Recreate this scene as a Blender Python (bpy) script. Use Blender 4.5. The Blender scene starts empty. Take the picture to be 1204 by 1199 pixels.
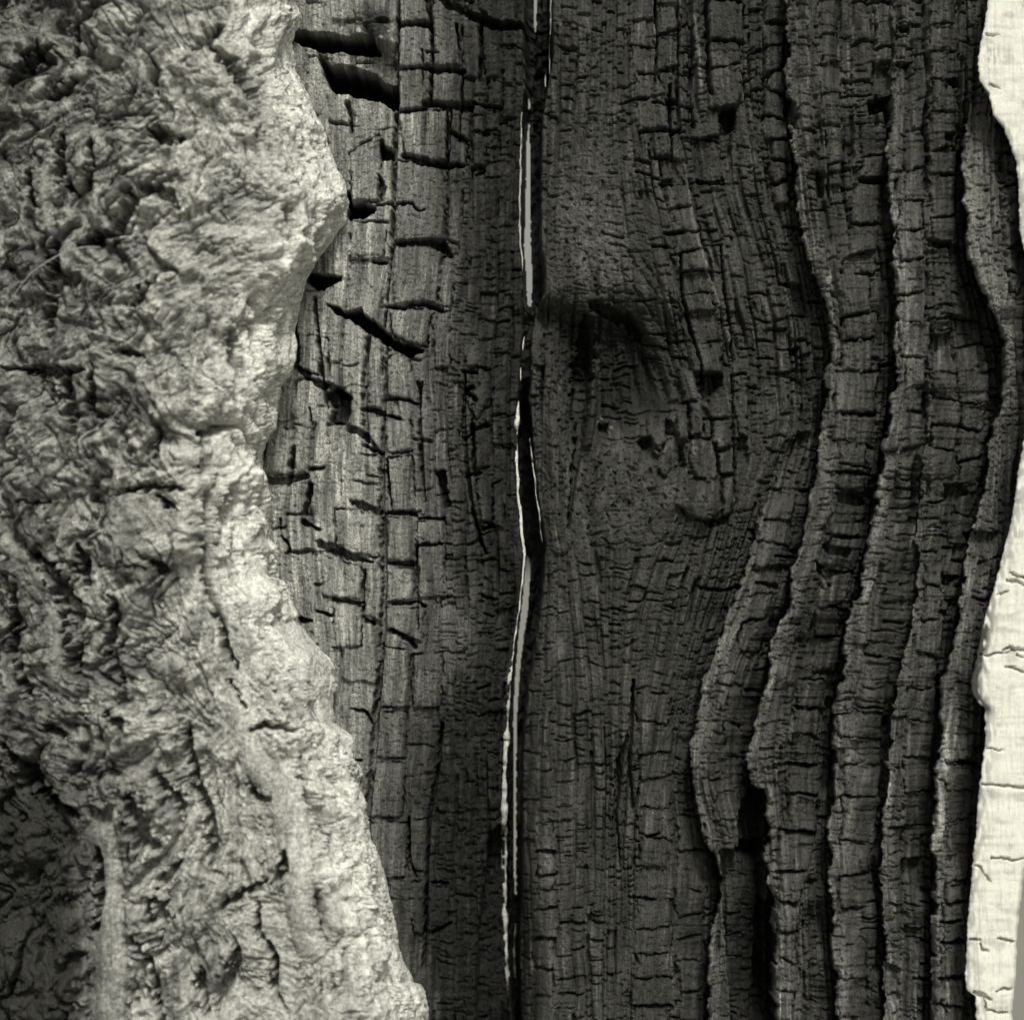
import bpy, math
import numpy as np

# ------------------------------------------------------------------ camera, world, sun, exposure
C = bpy.context.scene
D = 3.0                     # metres from lens to the plane of the charred wall
CZ = 1.30                   # lens height
cam_d = bpy.data.cameras.new('camera'); cam = bpy.data.objects.new('camera', cam_d)
C.collection.objects.link(cam); C.camera = cam
cam.location = (0, -D, CZ); cam.rotation_euler = (math.radians(90), 0, 0)
cam_d.sensor_width = 36; cam_d.lens = 36 * D / 1.204
cam_d.clip_end = 500; cam_d.clip_start = 0.05
cam_d.dof.use_dof = True; cam_d.dof.focus_distance = D + 0.015; cam_d.dof.aperture_fstop = 2.3

SUN_EL, SUN_AZ = 40.0, 6.0            # height of the light; degrees to the right of the lens axis, behind the camera
w = bpy.data.worlds.new('World'); C.world = w; w.use_nodes = True
nt = w.node_tree; nt.nodes.clear()
sky = nt.nodes.new('ShaderNodeTexSky'); sky.sky_type = 'NISHITA'; sky.sun_disc = False
sky.sun_elevation = math.radians(SUN_EL); sky.sun_rotation = math.radians(180 - SUN_AZ)
sky.air_density = 1.0; sky.dust_density = 4.0
hs = nt.nodes.new('ShaderNodeRGBToBW')
mx = nt.nodes.new('ShaderNodeMix'); mx.data_type = 'RGBA'; mx.blend_type = 'MULTIPLY'; mx.inputs[0].default_value = 1
mx.inputs[7].default_value = (1.0, 0.995, 0.90, 1)
bg = nt.nodes.new('ShaderNodeBackground'); bg.inputs[1].default_value = 0.05
wo = nt.nodes.new('ShaderNodeOutputWorld')
nt.links.new(sky.outputs[0], hs.inputs[0]); nt.links.new(hs.outputs[0], mx.inputs[6])
nt.links.new(mx.outputs[2], bg.inputs[0]); nt.links.new(bg.outputs[0], wo.inputs[0])
sd_ = bpy.data.lights.new('sun', 'SUN'); sd_.energy = 1.5; sd_.angle = math.radians(10); sd_.color = (1.0, 0.985, 0.89)
sun = bpy.data.objects.new('sun', sd_); C.collection.objects.link(sun)
sun.rotation_euler = (math.radians(90 - SUN_EL), 0, math.radians(SUN_AZ)); sun.location = (1, -5, 6)
vs = C.view_settings; vs.view_transform = 'Standard'; vs.look = 'None'; vs.gamma = 1; vs.use_curve_mapping = False
vs.exposure = 0.93

# ------------------------------------------------------------------ numeric helpers
def fade(t): return t * t * t * (t * (t * 6 - 15) + 10)
def sstep(a, b, x):
    t = np.clip((x - a) / (b - a), 0, 1); return t * t * (3 - 2 * t)
def hsh(i, j, seed):
    i = i.astype(np.int64); j = j.astype(np.int64)
    h = (i * 374761393 + j * 668265263 + seed * 1442695041) & 0xffffffff
    h = ((h ^ (h >> 13)) * 1274126177) & 0xffffffff
    h = ((h ^ (h >> 16)) * 2246822519) & 0xffffffff
    return ((h ^ (h >> 15)) & 0xffffff).astype(np.float32) / 16777216.0
def pn(x, y, seed=0):                     # gradient noise, about -1..1
    x = np.asarray(x, np.float32); y = np.asarray(y, np.float32)
    xi = np.floor(x); yi = np.floor(y); fx = x - xi; fy = y - yi
    u = fade(fx); v = fade(fy); o = 0
    for dx in (0, 1):
        for dy in (0, 1):
            a = hsh(xi + dx, yi + dy, seed) * 6.2831853
            g = np.cos(a) * (fx - dx) + np.sin(a) * (fy - dy)
            o = o + g * (u if dx else 1 - u) * (v if dy else 1 - v)
    return o * 1.5
def fbm(x, y, seed, n=4, g=0.5):
    o = 0; a = 1.0
    for k in range(n):
        o = o + a * pn(x * 2 ** k, y * 2 ** k, seed + 17 * k); a *= g
    return o
def billow(x, y, seed):
    return np.sqrt(np.abs(pn(x, y, seed)) + .01) - .1
def ridged(x, y, seed, n=4, g=0.55):
    o = 0; a = 1.0
    for k in range(n):
        o = o + a * (1 - 2.2 * np.abs(pn(x * 2 ** k, y * 2 ** k, seed + 31 * k))); a *= g
    return o
def voro(x, y, seed, jit=0.85):           # F1, F2-F1, cell hash
    xi = np.floor(x); yi = np.floor(y)
    f1 = np.full(x.shape, 9.0, np.float32); f2 = f1.copy(); ch = np.zeros(x.shape, np.float32)
    for dx in (-1, 0, 1):
        for dy in (-1, 0, 1):
            cx = xi + dx; cy = yi + dy
            px = cx + 0.5 + jit * (hsh(cx, cy, seed) - .5); py = cy + 0.5 + jit * (hsh(cx, cy, seed + 5) - .5)
            d = np.hypot(px - x, py - y); h = hsh(cx, cy, seed + 9)
            n = d < f1
            f2 = np.where(n, f1, np.minimum(f2, d)); ch = np.where(n, h, ch); f1 = np.where(n, d, f1)
    return f1, f2 - f1, ch
def curve(pts, y):                        # x of a traced polyline at heights y
    p = np.array(pts, float); return np.interp(y, p[:, 1], p[:, 0])
def blur1(a, n):
    k = np.hanning(2 * n + 3)[1:-1]; k /= k.sum()
    return np.convolve(np.pad(a, n, mode='edge'), k, 'valid')
def gblur(a, n):
    for ax in (0, 1):
        p = [(0, 0), (0, 0)]; p[ax] = (n, n)
        b = np.pad(a, p, mode='edge'); k = np.hanning(2 * n + 3)[1:-1]; k /= k.sum()
        o = np.zeros_like(a)
        for i, kv in enumerate(k):
            o += kv * (b[i:i + a.shape[0], :] if ax == 0 else b[:, i:i + a.shape[1]])
        a = o
    return a
def pieces(f, nc, small):
    """split flat face indices into connected pieces; pieces under `small` faces are left out"""
    todo = set(f.tolist()); out = []
    while todo:
        a = todo.pop(); comp = [a]; st_ = [a]
        while st_:
            c = st_.pop()
            for n in (c - 1, c + 1, c - nc, c + nc):
                if n in todo: todo.discard(n); comp.append(n); st_.append(n)
        if len(comp) >= small: out.append(np.array(sorted(comp)))
    return out
class Field:
    """height and tone rasters over a region of the trunk, in millimetres"""
    def __init__(s, X, Y):
        s.X = X.astype(np.float32); s.Y = Y.astype(np.float32)
        s.H = np.zeros(X.shape, np.float32)
        s.q = pn(X / 9, Y / 9, 3) * 1.8 + pn(X / 3.5, Y / 3.5, 4) * 0.9
        s.r = pn(X / 9, Y / 9, 13) * 1.8 + pn(X / 3.5, Y / 3.5, 14) * 0.9
    def box(s, pts, m):
        xs = [p[0] for p in pts]; ys = [p[1] for p in pts]
        y0 = np.searchsorted(s.Y[:, 0], min(ys) - m); y1 = np.searchsorted(s.Y[:, 0], max(ys) + m)
        c = (s.X[y0:y1 + 1] > min(xs) - m) & (s.X[y0:y1 + 1] < max(xs) + m)
        c = np.flatnonzero(c.any(0)) if y1 > y0 else []
        if len(c) == 0: return None
        return slice(y0, y1), slice(c[0], c[-1] + 1)
    def line(s, pts, wob=1.0, m=30):      # distance to a polyline and interpolated width
        b = s.box(pts, m)
        if b is None: return None
        x = s.X[b] + s.q[b] * wob; y = s.Y[b] + s.r[b] * wob
        best = np.full(x.shape, 1e9, np.float32); wid = np.zeros(x.shape, np.float32)
        for p, q in zip(pts[:-1], pts[1:]):
            dx, dy = q[0] - p[0], q[1] - p[1]; L = dx * dx + dy * dy + 1e-6
            t = np.clip(((x - p[0]) * dx + (y - p[1]) * dy) / L, 0, 1)
            d = np.hypot(x - p[0] - t * dx, y - p[1] - t * dy)
            wv = (p[2] if len(p) > 2 else 4) * (1 - t) + (q[2] if len(q) > 2 else 4) * t
            n = d < best; best = np.where(n, d, best); wid = np.where(n, wv, wid)
        return b, best, wid
    def cut(s, pts, depth, w=None, soft=1.6, wob=1.0, vary=.35):
        if w is not None: pts = [(p[0], p[1], w) for p in pts]
        r = s.line(pts, wob)
        if r is None: return
        b, d, wid = r
        wid = wid * (1 + vary * s.q[b] * .8)
        s.H[b] -= depth * sstep(soft, -soft, d - wid / 2)
    def swell(s, pts, h, w, wob=1.0):
        r = s.line([(p[0], p[1], w) for p in pts], wob, m=w)
        if r is None: return
        b, d, wid = r
        s.H[b] += h * np.sqrt(np.clip(1 - (d / (w / 2)) ** 2, 0, 1))
    def poly(s, pts, wob=1.0, m=12):
        b = s.box(pts, m)
        if b is None: return None
        x = s.X[b] + s.q[b] * wob; y = s.Y[b] + s.r[b] * wob
        best = np.full(x.shape, 1e9, np.float32); ins = np.zeros(x.shape, bool)
        n = len(pts)
        for i in range(n):
            p, q = pts[i], pts[(i + 1) % n]
            dx, dy = q[0] - p[0], q[1] - p[1]; L = dx * dx + dy * dy + 1e-6
            t = np.clip(((x - p[0]) * dx + (y - p[1]) * dy) / L, 0, 1)
            best = np.minimum(best, np.hypot(x - p[0] - t * dx, y - p[1] - t * dy))
            if abs(dy) > 1e-6:
                c = ((p[1] > y) != (q[1] > y)) & (x < dx * (y - p[1]) / dy + p[0]); ins ^= c
        return b, np.where(ins, -best, best)
    def pit(s, pts, depth, soft=2.0, wob=1.0):
        r = s.poly(pts, wob)
        if r is None: return
        b, sd = r
        s.H[b] -= depth * sstep(soft, -soft, sd)

# ------------------------------------------------------------------ materials
def char_material(name, tint=(1.0, 0.995, 0.935), rough=0.75, spec=0.35, gx=900, gz=45, bump=0.35, speck=0.35, gy=900):
    m = bpy.data.materials.new(name); m.use_nodes = True; t = m.node_tree; N = t.nodes; L = t.links
    p = N['Principled BSDF']; p.inputs['Roughness'].default_value = rough; p.inputs['Specular IOR Level'].default_value = spec
    at = N.new('ShaderNodeAttribute'); at.attribute_name = 'tone'
    tc = N.new('ShaderNodeTexCoord')
    mp = N.new('ShaderNodeMapping'); mp.inputs['Scale'].default_value = (gx, gy, gz); L.new(tc.outputs['Object'], mp.inputs[0])
    n1 = N.new('ShaderNodeTexNoise'); n1.inputs['Scale'].default_value = 1; n1.inputs['Detail'].default_value = 4; n1.inputs['Roughness'].default_value = .65
    L.new(mp.outputs[0], n1.inputs[0])
    n2 = N.new('ShaderNodeTexNoise'); n2.inputs['Scale'].default_value = 420; n2.inputs['Detail'].default_value = 3
    L.new(tc.outputs['Object'], n2.inputs[0])
    a = N.new('ShaderNodeMath'); a.operation = 'ADD'; L.new(n1.outputs[0], a.inputs[0]); L.new(n2.outputs[0], a.inputs[1])
    mr = N.new('ShaderNodeMapRange'); mr.inputs[1].default_value = 0.6; mr.inputs[2].default_value = 1.4
    mr.inputs[3].default_value = 1 - speck; mr.inputs[4].default_value = 1 + speck; L.new(a.outputs[0], mr.inputs[0])
    mu = N.new('ShaderNodeMath'); mu.operation = 'MULTIPLY'; L.new(at.outputs['Fac'], mu.inputs[0]); L.new(mr.outputs[0], mu.inputs[1])
    vm = N.new('ShaderNodeVectorMath'); vm.operation = 'SCALE'; vm.inputs[0].default_value = tint; L.new(mu.outputs[0], vm.inputs['Scale'])
    L.new(vm.outputs[0], p.inputs['Base Color'])
    bp = N.new('ShaderNodeBump'); bp.inputs['Strength'].default_value = bump; bp.inputs['Distance'].default_value = 0.0025
    L.new(a.outputs[0], bp.inputs['Height']); L.new(bp.outputs[0], p.inputs['Normal'])
    return m
M_char = char_material('charred_wood', rough=0.6, spec=0.28, bump=1.0, speck=0.75)
M_bark = char_material('weathered_bark', rough=0.9, spec=0.15, gx=300, gz=220, gy=300, bump=1.0, speck=0.6)
M_pale = char_material('bare_pale_wood', tint=(1.0, 0.99, 0.90), rough=0.7, spec=0.2, gx=600, gz=90, bump=0.35, speck=0.12)
M_dry = char_material('dry_fibre', rough=0.8, spec=0.2, gx=500, gz=160, bump=0.5, speck=0.5)

# ------------------------------------------------------------------ mesh helpers
def at_px(px, py, h):                     # point of the trunk seen at (px, py), h mm in front of the wall plane
    k = (D - h * .001) / D
    return (px - 602) * .001 * k, -h * .001, CZ - (py - 599.5) * .001 * k
def link(name, me, parent=None, mat=None):
    o = bpy.data.objects.new(name, me); C.collection.objects.link(o)
    if parent is not None: o.parent = parent
    if mat: me.materials.append(mat)
    return o
def grid_mesh(name, P, T, fm, parent, mat):
    """P (ny,nx,3), T tone per vertex, fm: (ny-1,nx-1) face mask or flat face indices"""
    ny, nx = T.shape
    f = np.flatnonzero(fm) if fm.dtype == bool else fm
    i = f // (nx - 1); j = f % (nx - 1); a = i * nx + j
    q = np.stack([a, a + nx, a + nx + 1, a + 1], 1)
    u, inv = np.unique(q, return_inverse=True)
    me = bpy.data.meshes.new(name)
    me.vertices.add(len(u)); me.vertices.foreach_set('co', P.reshape(-1, 3)[u].astype(np.float32).ravel())
    me.loops.add(len(q) * 4); me.loops.foreach_set('vertex_index', inv.astype(np.int32).ravel())
    me.polygons.add(len(q)); me.polygons.foreach_set('loop_start', np.arange(0, len(q) * 4, 4, dtype=np.int32))
    me.polygons.foreach_set('use_smooth', np.ones(len(q), bool))
    me.update(calc_edges=True)
    at = me.attributes.new('tone', 'FLOAT', 'POINT'); at.data.foreach_set('value', T.ravel()[u].astype(np.float32))
    return link(name, me, parent, mat)
def rope(name, pts, rads, mat, tone, parent=None, sides=7, rough=0.0):
    P = [np.array(p, float) for p in pts]; vs_ = []; fs = []; rng = np.random.RandomState(len(pts))
    for i, p in enumerate(P):
        d = P[min(i + 1, len(P) - 1)] - P[max(i - 1, 0)]; d /= np.linalg.norm(d) + 1e-9
        a = np.cross(d, (0, 1, 0)); a /= np.linalg.norm(a) + 1e-9; b = np.cross(d, a)
        for k in range(sides):
            t = 2 * math.pi * k / sides; r = rads[i] * (1 + rough * (rng.rand() - .5))
            vs_.append(p + r * (math.cos(t) * a + math.sin(t) * b))
    n = len(P)
    for i in range(n - 1):
        for k in range(sides):
            fs.append((i * sides + k, i * sides + (k + 1) % sides, (i + 1) * sides + (k + 1) % sides, (i + 1) * sides + k))
    fs.append(tuple(range(sides))[::-1]); fs.append(tuple((n - 1) * sides + k for k in range(sides)))
    me = bpy.data.meshes.new(name); me.from_pydata([tuple(v) for v in vs_], [], fs)
    me.polygons.foreach_set('use_smooth', [True] * len(fs))
    at = me.attributes.new('tone', 'FLOAT', 'POINT'); at.data.foreach_set('value', [tone] * len(vs_))
    return link(name, me, parent, mat)

tree = bpy.data.objects.new('hollow_tree', None); C.collection.objects.link(tree); tree.location = (0, 0, 0)
tree['label'] = 'hollow old tree trunk, gnarled pale bark around a cracked charred inside'
tree['category'] = 'tree trunk'

# ------------------------------------------------------------------ traced outlines (mm, x to the right, y down)
SLIT_L = [(617,-60),(618,0),(618,40),(618,100),(614,130),(612,200),(611,280),(616,320),(620,355),(616,390),(612,440),(611,480),(610,490),(609,520),(610,560),(613,600),(617,640),(615,680),(610,720),(606,750),(601,800),(597,850),(595,900),(595,1000),(595,1060),(595,1100),(599,1150),(602,1199),(603,1260)]
SLIT_R = [(645,-60),(645,0),(648,60),(640,110),(635,135),(634,200),(633,280),(638,320),(637,345),(628,360),(622,400),(622,440),(619,470),(623,500),(625,530),(628,570),(634,610),(639,640),(638,665),(635,700),(630,740),(624,780),(620,800),(614,850),(611,900),(611,1000),(611,1060),(609,1100),(609,1150),(610,1199),(611,1260)]
R0 = [(868,-60),(868,0),(868,130),(880,200),(905,300),(930,400),(932,470),(922,530),(908,575),(895,600),(885,640),(873,680),(860,710),(850,740),(840,770),(826,800),(820,840),(813,870),(815,920),(820,945),(825,975),(829,990),(838,1000),(845,1020),(850,1035),(848,1060),(840,1085),(833,1110),(832,1150),(833,1260)]
R1 = [(922,-60),(922,0),(925,60),(923,80),(924,110),(931,122),(930,150),(932,190),(938,230),(942,265),(950,310),(958,330),(966,345),(976,385),(973,430),(970,465),(967,500),(960,540),(952,580),(948,615),(940,645),(930,680),(924,720),(912,745),(905,770),(902,799),(892,830),(885,865),(880,880),(879,905),(884,922),(893,927),(900,914),(901,945),(902,980),(900,1010),(903,1040),(911,1055),(912,1090),(911,1260)]
R2 = [(1048,-60),(1048,0),(1050,100),(1045,160),(1043,200),(1045,230),(1048,270),(1049,300),(1054,320),(1052,360),(1053,400),(1054,440),(1050,462),(1046,490),(1040,520),(1034,565),(1028,600),(1022,620),(1018,650),(1014,685),(1005,705),(998,730),(993,760),(990,799),(985,810),(977,845),(977,880),(982,905),(983,950),(974,970),(973,1000),(974,1040),(978,1060),(978,1100),(982,1140),(984,1260)]
R3 = [(1098,-60),(1095,0),(1090,150),(1096,300),(1095,420),(1090,500),(1080,600),(1078,700),(1066,760),(1055,800),(1050,850),(1045,880),(1045,930),(1038,960),(1037,1000),(1034,1020),(1038,1060),(1042,1100),(1040,1130),(1040,1260)]
R4 = [(1139,-60),(1139,0),(1139,130),(1133,190),(1135,240),(1137,280),(1142,310),(1148,335),(1160,350),(1168,370),(1180,400),(1182,440),(1178,470),(1165,520),(1160,560),(1150,600),(1140,640),(1133,680),(1130,720),(1122,750),(1115,780),(1109,800),(1106,840),(1108,860),(1101,895),(1100,930),(1096,975),(1096,1000),(1100,1030),(1098,1060),(1098,1260)]
STRIP_L = [(1163,-60),(1162,0),(1158,30),(1153,50),(1150,75),(1152,95),(1163,110),(1168,135),(1180,150),(1188,170),(1195,190),(1198,220),(1199,270),(1206,300),(1215,340),(1218,430),(1208,490),(1203,525),(1198,550),(1193,590),(1188,620),(1182,640),(1175,670),(1168,695),(1160,720),(1155,740),(1150,765),(1146,785),(1142,800),(1143,815),(1150,826),(1158,832),(1159,870),(1155,900),(1150,940),(1148,980),(1145,1000),(1142,1040),(1138,1080),(1137,1110),(1135,1150),(1137,1165),(1147,1171),(1148,1199),(1149,1260)]
BARK_E = [(346,-60),(346,0),(350,20),(342,36),(338,50),(345,80),(362,120),(370,140),(380,165),(390,195),(398,215),(400,240),(395,265),(385,285),(372,300),(362,320),(350,345),(345,365),(343,400),(341,420),(337,440),(326,455),(322,480),(312,510),(307,530),(307,560),(312,580),(308,600),(308,630),(312,650),(320,680),(330,700),(345,725),(365,750),(380,765),(388,775),(391,800),(391,820),(392,850),(397,857),(408,868),(412,882),(414,893),(423,903),(424,911),(417,918),(428,955),(433,985),(445,1010),(452,1040),(456,1070),(463,1100),(470,1130),(478,1145),(482,1155),(490,1156),(496,1165),(498,1199),(500,1260)]

# ------------------------------------------------------------------ the ground that shows, out of focus, past and through the trunk
def ground():
    m = bpy.data.materials.new('dry_grass_ground'); m.use_nodes = True; t = m.node_tree; p = t.nodes['Principled BSDF']
    n = t.nodes.new('ShaderNodeTexNoise'); n.inputs['Scale'].default_value = 1.5; n.inputs['Detail'].default_value = 6
    r = t.nodes.new('ShaderNodeValToRGB'); r.color_ramp.elements[0].color = (.17, .168, .15, 1); r.color_ramp.elements[1].color = (.34, .335, .30, 1)
    tc = t.nodes.new('ShaderNodeTexCoord'); t.links.new(tc.outputs['Object'], n.inputs[0]); t.links.new(n.outputs[0], r.inputs[0]); t.links.new(r.outputs[0], p.inputs['Base Color'])
    p.inputs['Roughness'].default_value = 1
    rad = [0, 1, 2, 3.5, 5, 8, 12, 20, 35, 60, 100, 180, 400]; vv = [(0, 0, 0)]; ff = []; n_ = 48
    for r_ in rad[1:]:
        for k in range(n_):
            a = 2 * math.pi * k / n_; x, y = r_ * math.cos(a), r_ * math.sin(a)
            vv.append((x, y, .05 * math.sin(x * .9) * math.cos(y * .7) + (.02 * r_ * math.sin(a * 3) if r_ > 30 else 0)))
    for k in range(n_): ff.append((0, 1 + k, 1 + (k + 1) % n_))
    for i in range(len(rad) - 2):
        for k in range(n_):
            a = 1 + i * n_; ff.append((a + k, a + n_ + k, a + n_ + (k + 1) % n_, a + (k + 1) % n_))
    me = bpy.data.meshes.new('ground'); me.from_pydata(vv, [], ff); o = link('ground', me, None, m); o['kind'] = 'structure'
ground()

# ================================================================== THE CHARRED INSIDE
STEP = 1.18
xs = np.arange(262, 1262, STEP); ys = np.arange(-46, 1246, STEP)
X, Y = np.meshgrid(xs, ys); X = X.astype(np.float32); Y = Y.astype(np.float32)
W = Field(X, Y)
yy = ys
# --- broad shape: two panels falling into the split, a burnt-out hollow at the lower left of it, a knot
tx = [240, 340, 420, 470, 520, 570, 604, 640, 700, 780, 850, 930, 1000, 1100, 1160, 1270]
tyv = [-60, 200, 400, 600, 800, 1000, 1260]
tab = np.array([
 [-30, 10, 18, 12, 2, -34, -76, -34, -8, 0, -10, -5, 5, 10, 20, 30],
 [-30, 10, 20, 12, 0, -36, -78, -34, -8, 0, -10, -18, 5, 10, 20, 30],
 [-30, 10, 20, 12, -6, -44, -84, -44, -30, 0, 2, -36, 0, 8, 4, 10],
 [-30, 8, 18, 10, -8, -44, -84, -42, -6, 6, 2, -20, 0, 8, 4, 10],
 [-30, 5, 14, 6, -18, -60, -92, -32, -2, 0, -6, -14, 0, 6, 8, 10],
 [-30, 0, 8, -10, -48, -110, -120, -22, -6, -8, -30, -22, 0, 4, 8, 10],
 [-30, 0, 0, -26, -66, -140, -140, -22, -6, -10, -44, -30, -4, 0, 6, 10]], float)
rowx = np.array([np.interp(xs, tx, r) for r in tab])
base = np.empty(X.shape, np.float32)
for j in range(len(xs)): base[:, j] = np.interp(ys, tyv, rowx[:, j])
base = gblur(base, 14)
def gauss(cx, cy, rx, ry, h, ang=0):
    a = math.radians(ang); dx = X - cx; dy = Y - cy
    u = (dx * math.cos(a) + dy * math.sin(a)) / rx; v = (-dx * math.sin(a) + dy * math.cos(a)) / ry
    return h * np.exp(-(u * u + v * v))
kq = 12 * pn(X / 24, Y / 60, 33)
base += -58 * sstep(1.7, .2, np.hypot((X + kq - 734) / 42, (Y - 425) / np.where(Y < 425, 58, 78))) - 40 * sstep(1.7, .2, np.hypot((X + kq - 672) / 26, (Y - 415) / np.where(Y < 415, 48, 90)))
base += gauss(640, 372, 24, 14, -25, -30) - 0 * kq + gauss(697, 440, 7, 60, 22)
base += gauss(655, 530, 16, 95, 16) + gauss(735, 545, 55, 60, 14) + gauss(830, 590, 34, 26, 16)
base += gauss(790, 330, 22, 120, 10, -12)
base = base.astype(np.float32)
# --- grain: s runs across it, t along it
LN = [[262]*13,
 [350,345,345,345,340,330,325,330,340,345,345,345,345],
 [468,468,465,462,445,450,449,450,446,437,431,428,426],
 [548,548,548,545,530,530,535,540,540,540,540,540,540],
 [622,622,620,620,622,615,620,624,606,600,600,602,604],
 [700,697,688,682,676,672,672,690,702,706,706,704,704],
 [736,734,742,762,786,800,792,752,742,735,730,730,730],
 [775,778,790,815,838,850,848,818,792,775,765,758,756],
 [868,868,880,905,928,928,893,862,826,815,838,836,833],
 [924,925,935,947,972,967,950,926,900,879,902,912,912],
 [985,985,990,998,1010,1010,1000,975,955,935,942,945,945],
 [1048,1048,1043,1049,1053,1045,1028,1007,988,979,973,980,984],
 [1098,1096,1095,1096,1095,1092,1080,1070,1055,1047,1037,1042,1040],
 [1139,1138,1134,1140,1178,1172,1150,1130,1109,1101,1100,1098,1098],
 [1180]*13, [1290]*13]
ky = np.linspace(0, 1200, 13); SV = [262, 338, 450, 538, 615, 694, 740, 790, 862, 928, 985, 1030, 1064, 1124, 1180, 1290]; SV = SV[:len(LN)]; assert len(SV) == len(LN), len(LN)
LX = np.array([blur1(np.interp(ys, ky, l), 55) for l in LN])
S = np.empty(X.shape, np.float32)
for i in range(len(ys)): S[i] = np.interp(xs, LX[:, i], SV)
S += 3.5 * pn(X / 55, Y / 110, 41) + 1.6 * pn(X / 18, Y / 50, 42)
Tt = Y + 0.10 * (X - 600) * 0 + 7 * pn(X / 60, Y / 60, 43) + 2.6 * pn(X / 14, Y / 16, 44)
# --- ridges: each a step that starts at its traced edge and falls back to the right
ridges = [(R0, [(-60,0),(540,0),(600,10),(760,20),(840,26),(1000,28),(1260,30)]),
          (R1, [(-60,12),(120,16),(300,24),(400,14),(440,16),(480,28),(800,34),(1000,34),(1260,34)]),
          (R2, [(-60,3),(130,6),(170,18),(300,24),(420,24),(520,26),(900,26),(1260,24)]),
          (R3, [(-60,2),(400,2),(640,6),(760,14),(900,18),(1260,20)]),
          (R4, [(-60,0),(120,4),(160,26),(360,34),(420,20),(520,16),(700,22),(850,28),(1260,24)])]
rim = np.zeros(X.shape, np.float32); saw = np.zeros(X.shape, np.float32); crest = np.zeros(X.shape, np.float32)
EDG = []
for k, (ln, amp) in enumerate(ridges):
    xe = curve(ln, ys) + pn(ys / 11, ys * 0 + k * 7.3, 60 + k) * 2.8 + pn(ys / 32, ys * 0 + k * 4.7, 65) * 3.5 + pn(ys / 4, ys * 0 + k * 3.3, 70 + k) * .7 + 2.6 * np.round(1.4 * pn(ys / 24, ys * 0 + k * 2.3, 76 + k))
    EDG.append(xe)
    a = np.interp(ys, [p[1] for p in amp], [p[0 if False else 1] if False else p[1] for p in amp]) * 0 + np.interp(ys, [p[0] for p in amp], [p[1] for p in amp])
    d = X - xe[:, None]; a = a[:, None]
    fw = 32 + 14 * pn(ys / 70, ys * 0 + k * 5.1, 75)[:, None] + 6 * np.sin(ys / 90 + k * 2)[:, None]
    if k == 4: fw = fw + 18 * (sstep(140, 190, ys) * sstep(390, 340, ys))[:, None]
    pos = np.where(d < fw, .86 + 0.14 * (d / fw) - 0.2 * np.exp(-np.maximum(d, 0) / 1.5), -.15 + 1.15 * np.exp(-((np.maximum(d, fw) - fw) / 34) ** 1.3))
    neg = -.95 * np.exp(np.minimum(d, 0) / 22)
    saw += 2.0 * a * np.where(d >= 0, pos, neg)
    rim += np.clip(a / 22, 0, 1) * (d > -1) * np.exp(-(np.maximum(d, 0) / 4.5)) * sstep(-.35, .4, pn(X / 9, Y / 42, 66 + k))
    crest += np.clip(a / 20, 0, 1) * np.where(d >= 0, np.exp(-(np.maximum(d, 0) / (fw * .75)) ** 2), 0)
crest = np.clip(crest, 0, 1)
rim = np.clip(rim, 0, 1)
W.H = base + saw
# --- the cracking pattern of charcoal: columns along the grain, cut across
def blocks(s, t, w_, h_, seed, gap):
    i = np.floor(s / w_)
    def bd(n): return (n + 0.55 * (hsh(n, n * 0 + 1, seed) - .5)) * w_
    c = np.where(s < bd(i), i - 1, np.where(s >= bd(i + 1), i + 1, i))
    dl = s - bd(c); dr = bd(c + 1) - s
    kl = .15 + hsh(c, np.floor(t / (h_ * 2.3) + hsh(c, c * 0, seed + 3) * 9), seed + 4)
    kr = .15 + hsh(c + 1, np.floor(t / (h_ * 2.3) + hsh(c + 1, c * 0, seed + 3) * 9), seed + 4)
    hc = h_ * (0.65 + 0.8 * hsh(c, c * 0 + 2, seed + 1)); t2 = t + hsh(c, c * 0 + 3, seed + 2) * 977
    j = np.floor(t2 / hc)
    def bh(n): return (n + 0.7 * (hsh(c, n, seed + 6) - .5)) * hc
    r = np.where(t2 < bh(j), j - 1, np.where(t2 >= bh(j + 1), j + 1, j))
    du = t2 - bh(r); dd = bh(r + 1) - t2
    ku = hsh(c, r, seed + 7); kd = hsh(c, r + 1, seed + 7)
    g = np.zeros(s.shape, np.float32)
    for dist, k, wm in ((dl, kl, 1.0), (dr, kr, 1.0), (du, ku * .9, .9), (dd, kd * .9, .9)):
        wd = gap * wm * (0.35 + 1.1 * k)
        g = np.maximum(g, np.clip(k * 1.7 - .25, 0, 1) * sstep(wd, wd * .25, dist))
    off = hsh(c, r, seed + 8) - .5
    lean = (t2 - bh(r)) / np.maximum(bh(r + 1) - bh(r), 1)
    dome = np.clip(np.minimum(np.minimum(dl, dr) / (w_ * .3), np.minimum(du, dd) / (h_ * .25)), 0, 1)
    return g, off, lean, dome
zone_coarse = sstep(585, 500, X) * sstep(-1, 0, Y * 0)                       # left panel
zone_coarse = zone_coarse * (0.55 + 0.45 * sstep(900, 700, Y)) 
fine = sstep(560, 600, X)
smooth_z = np.clip(gauss(740, 580, 85, 75, 1.2) + gauss(690, 260, 45, 130, 1.1) + gauss(655, 520, 25, 140, 1.0), 0, 1)   # granular, hardly cracked
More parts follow.
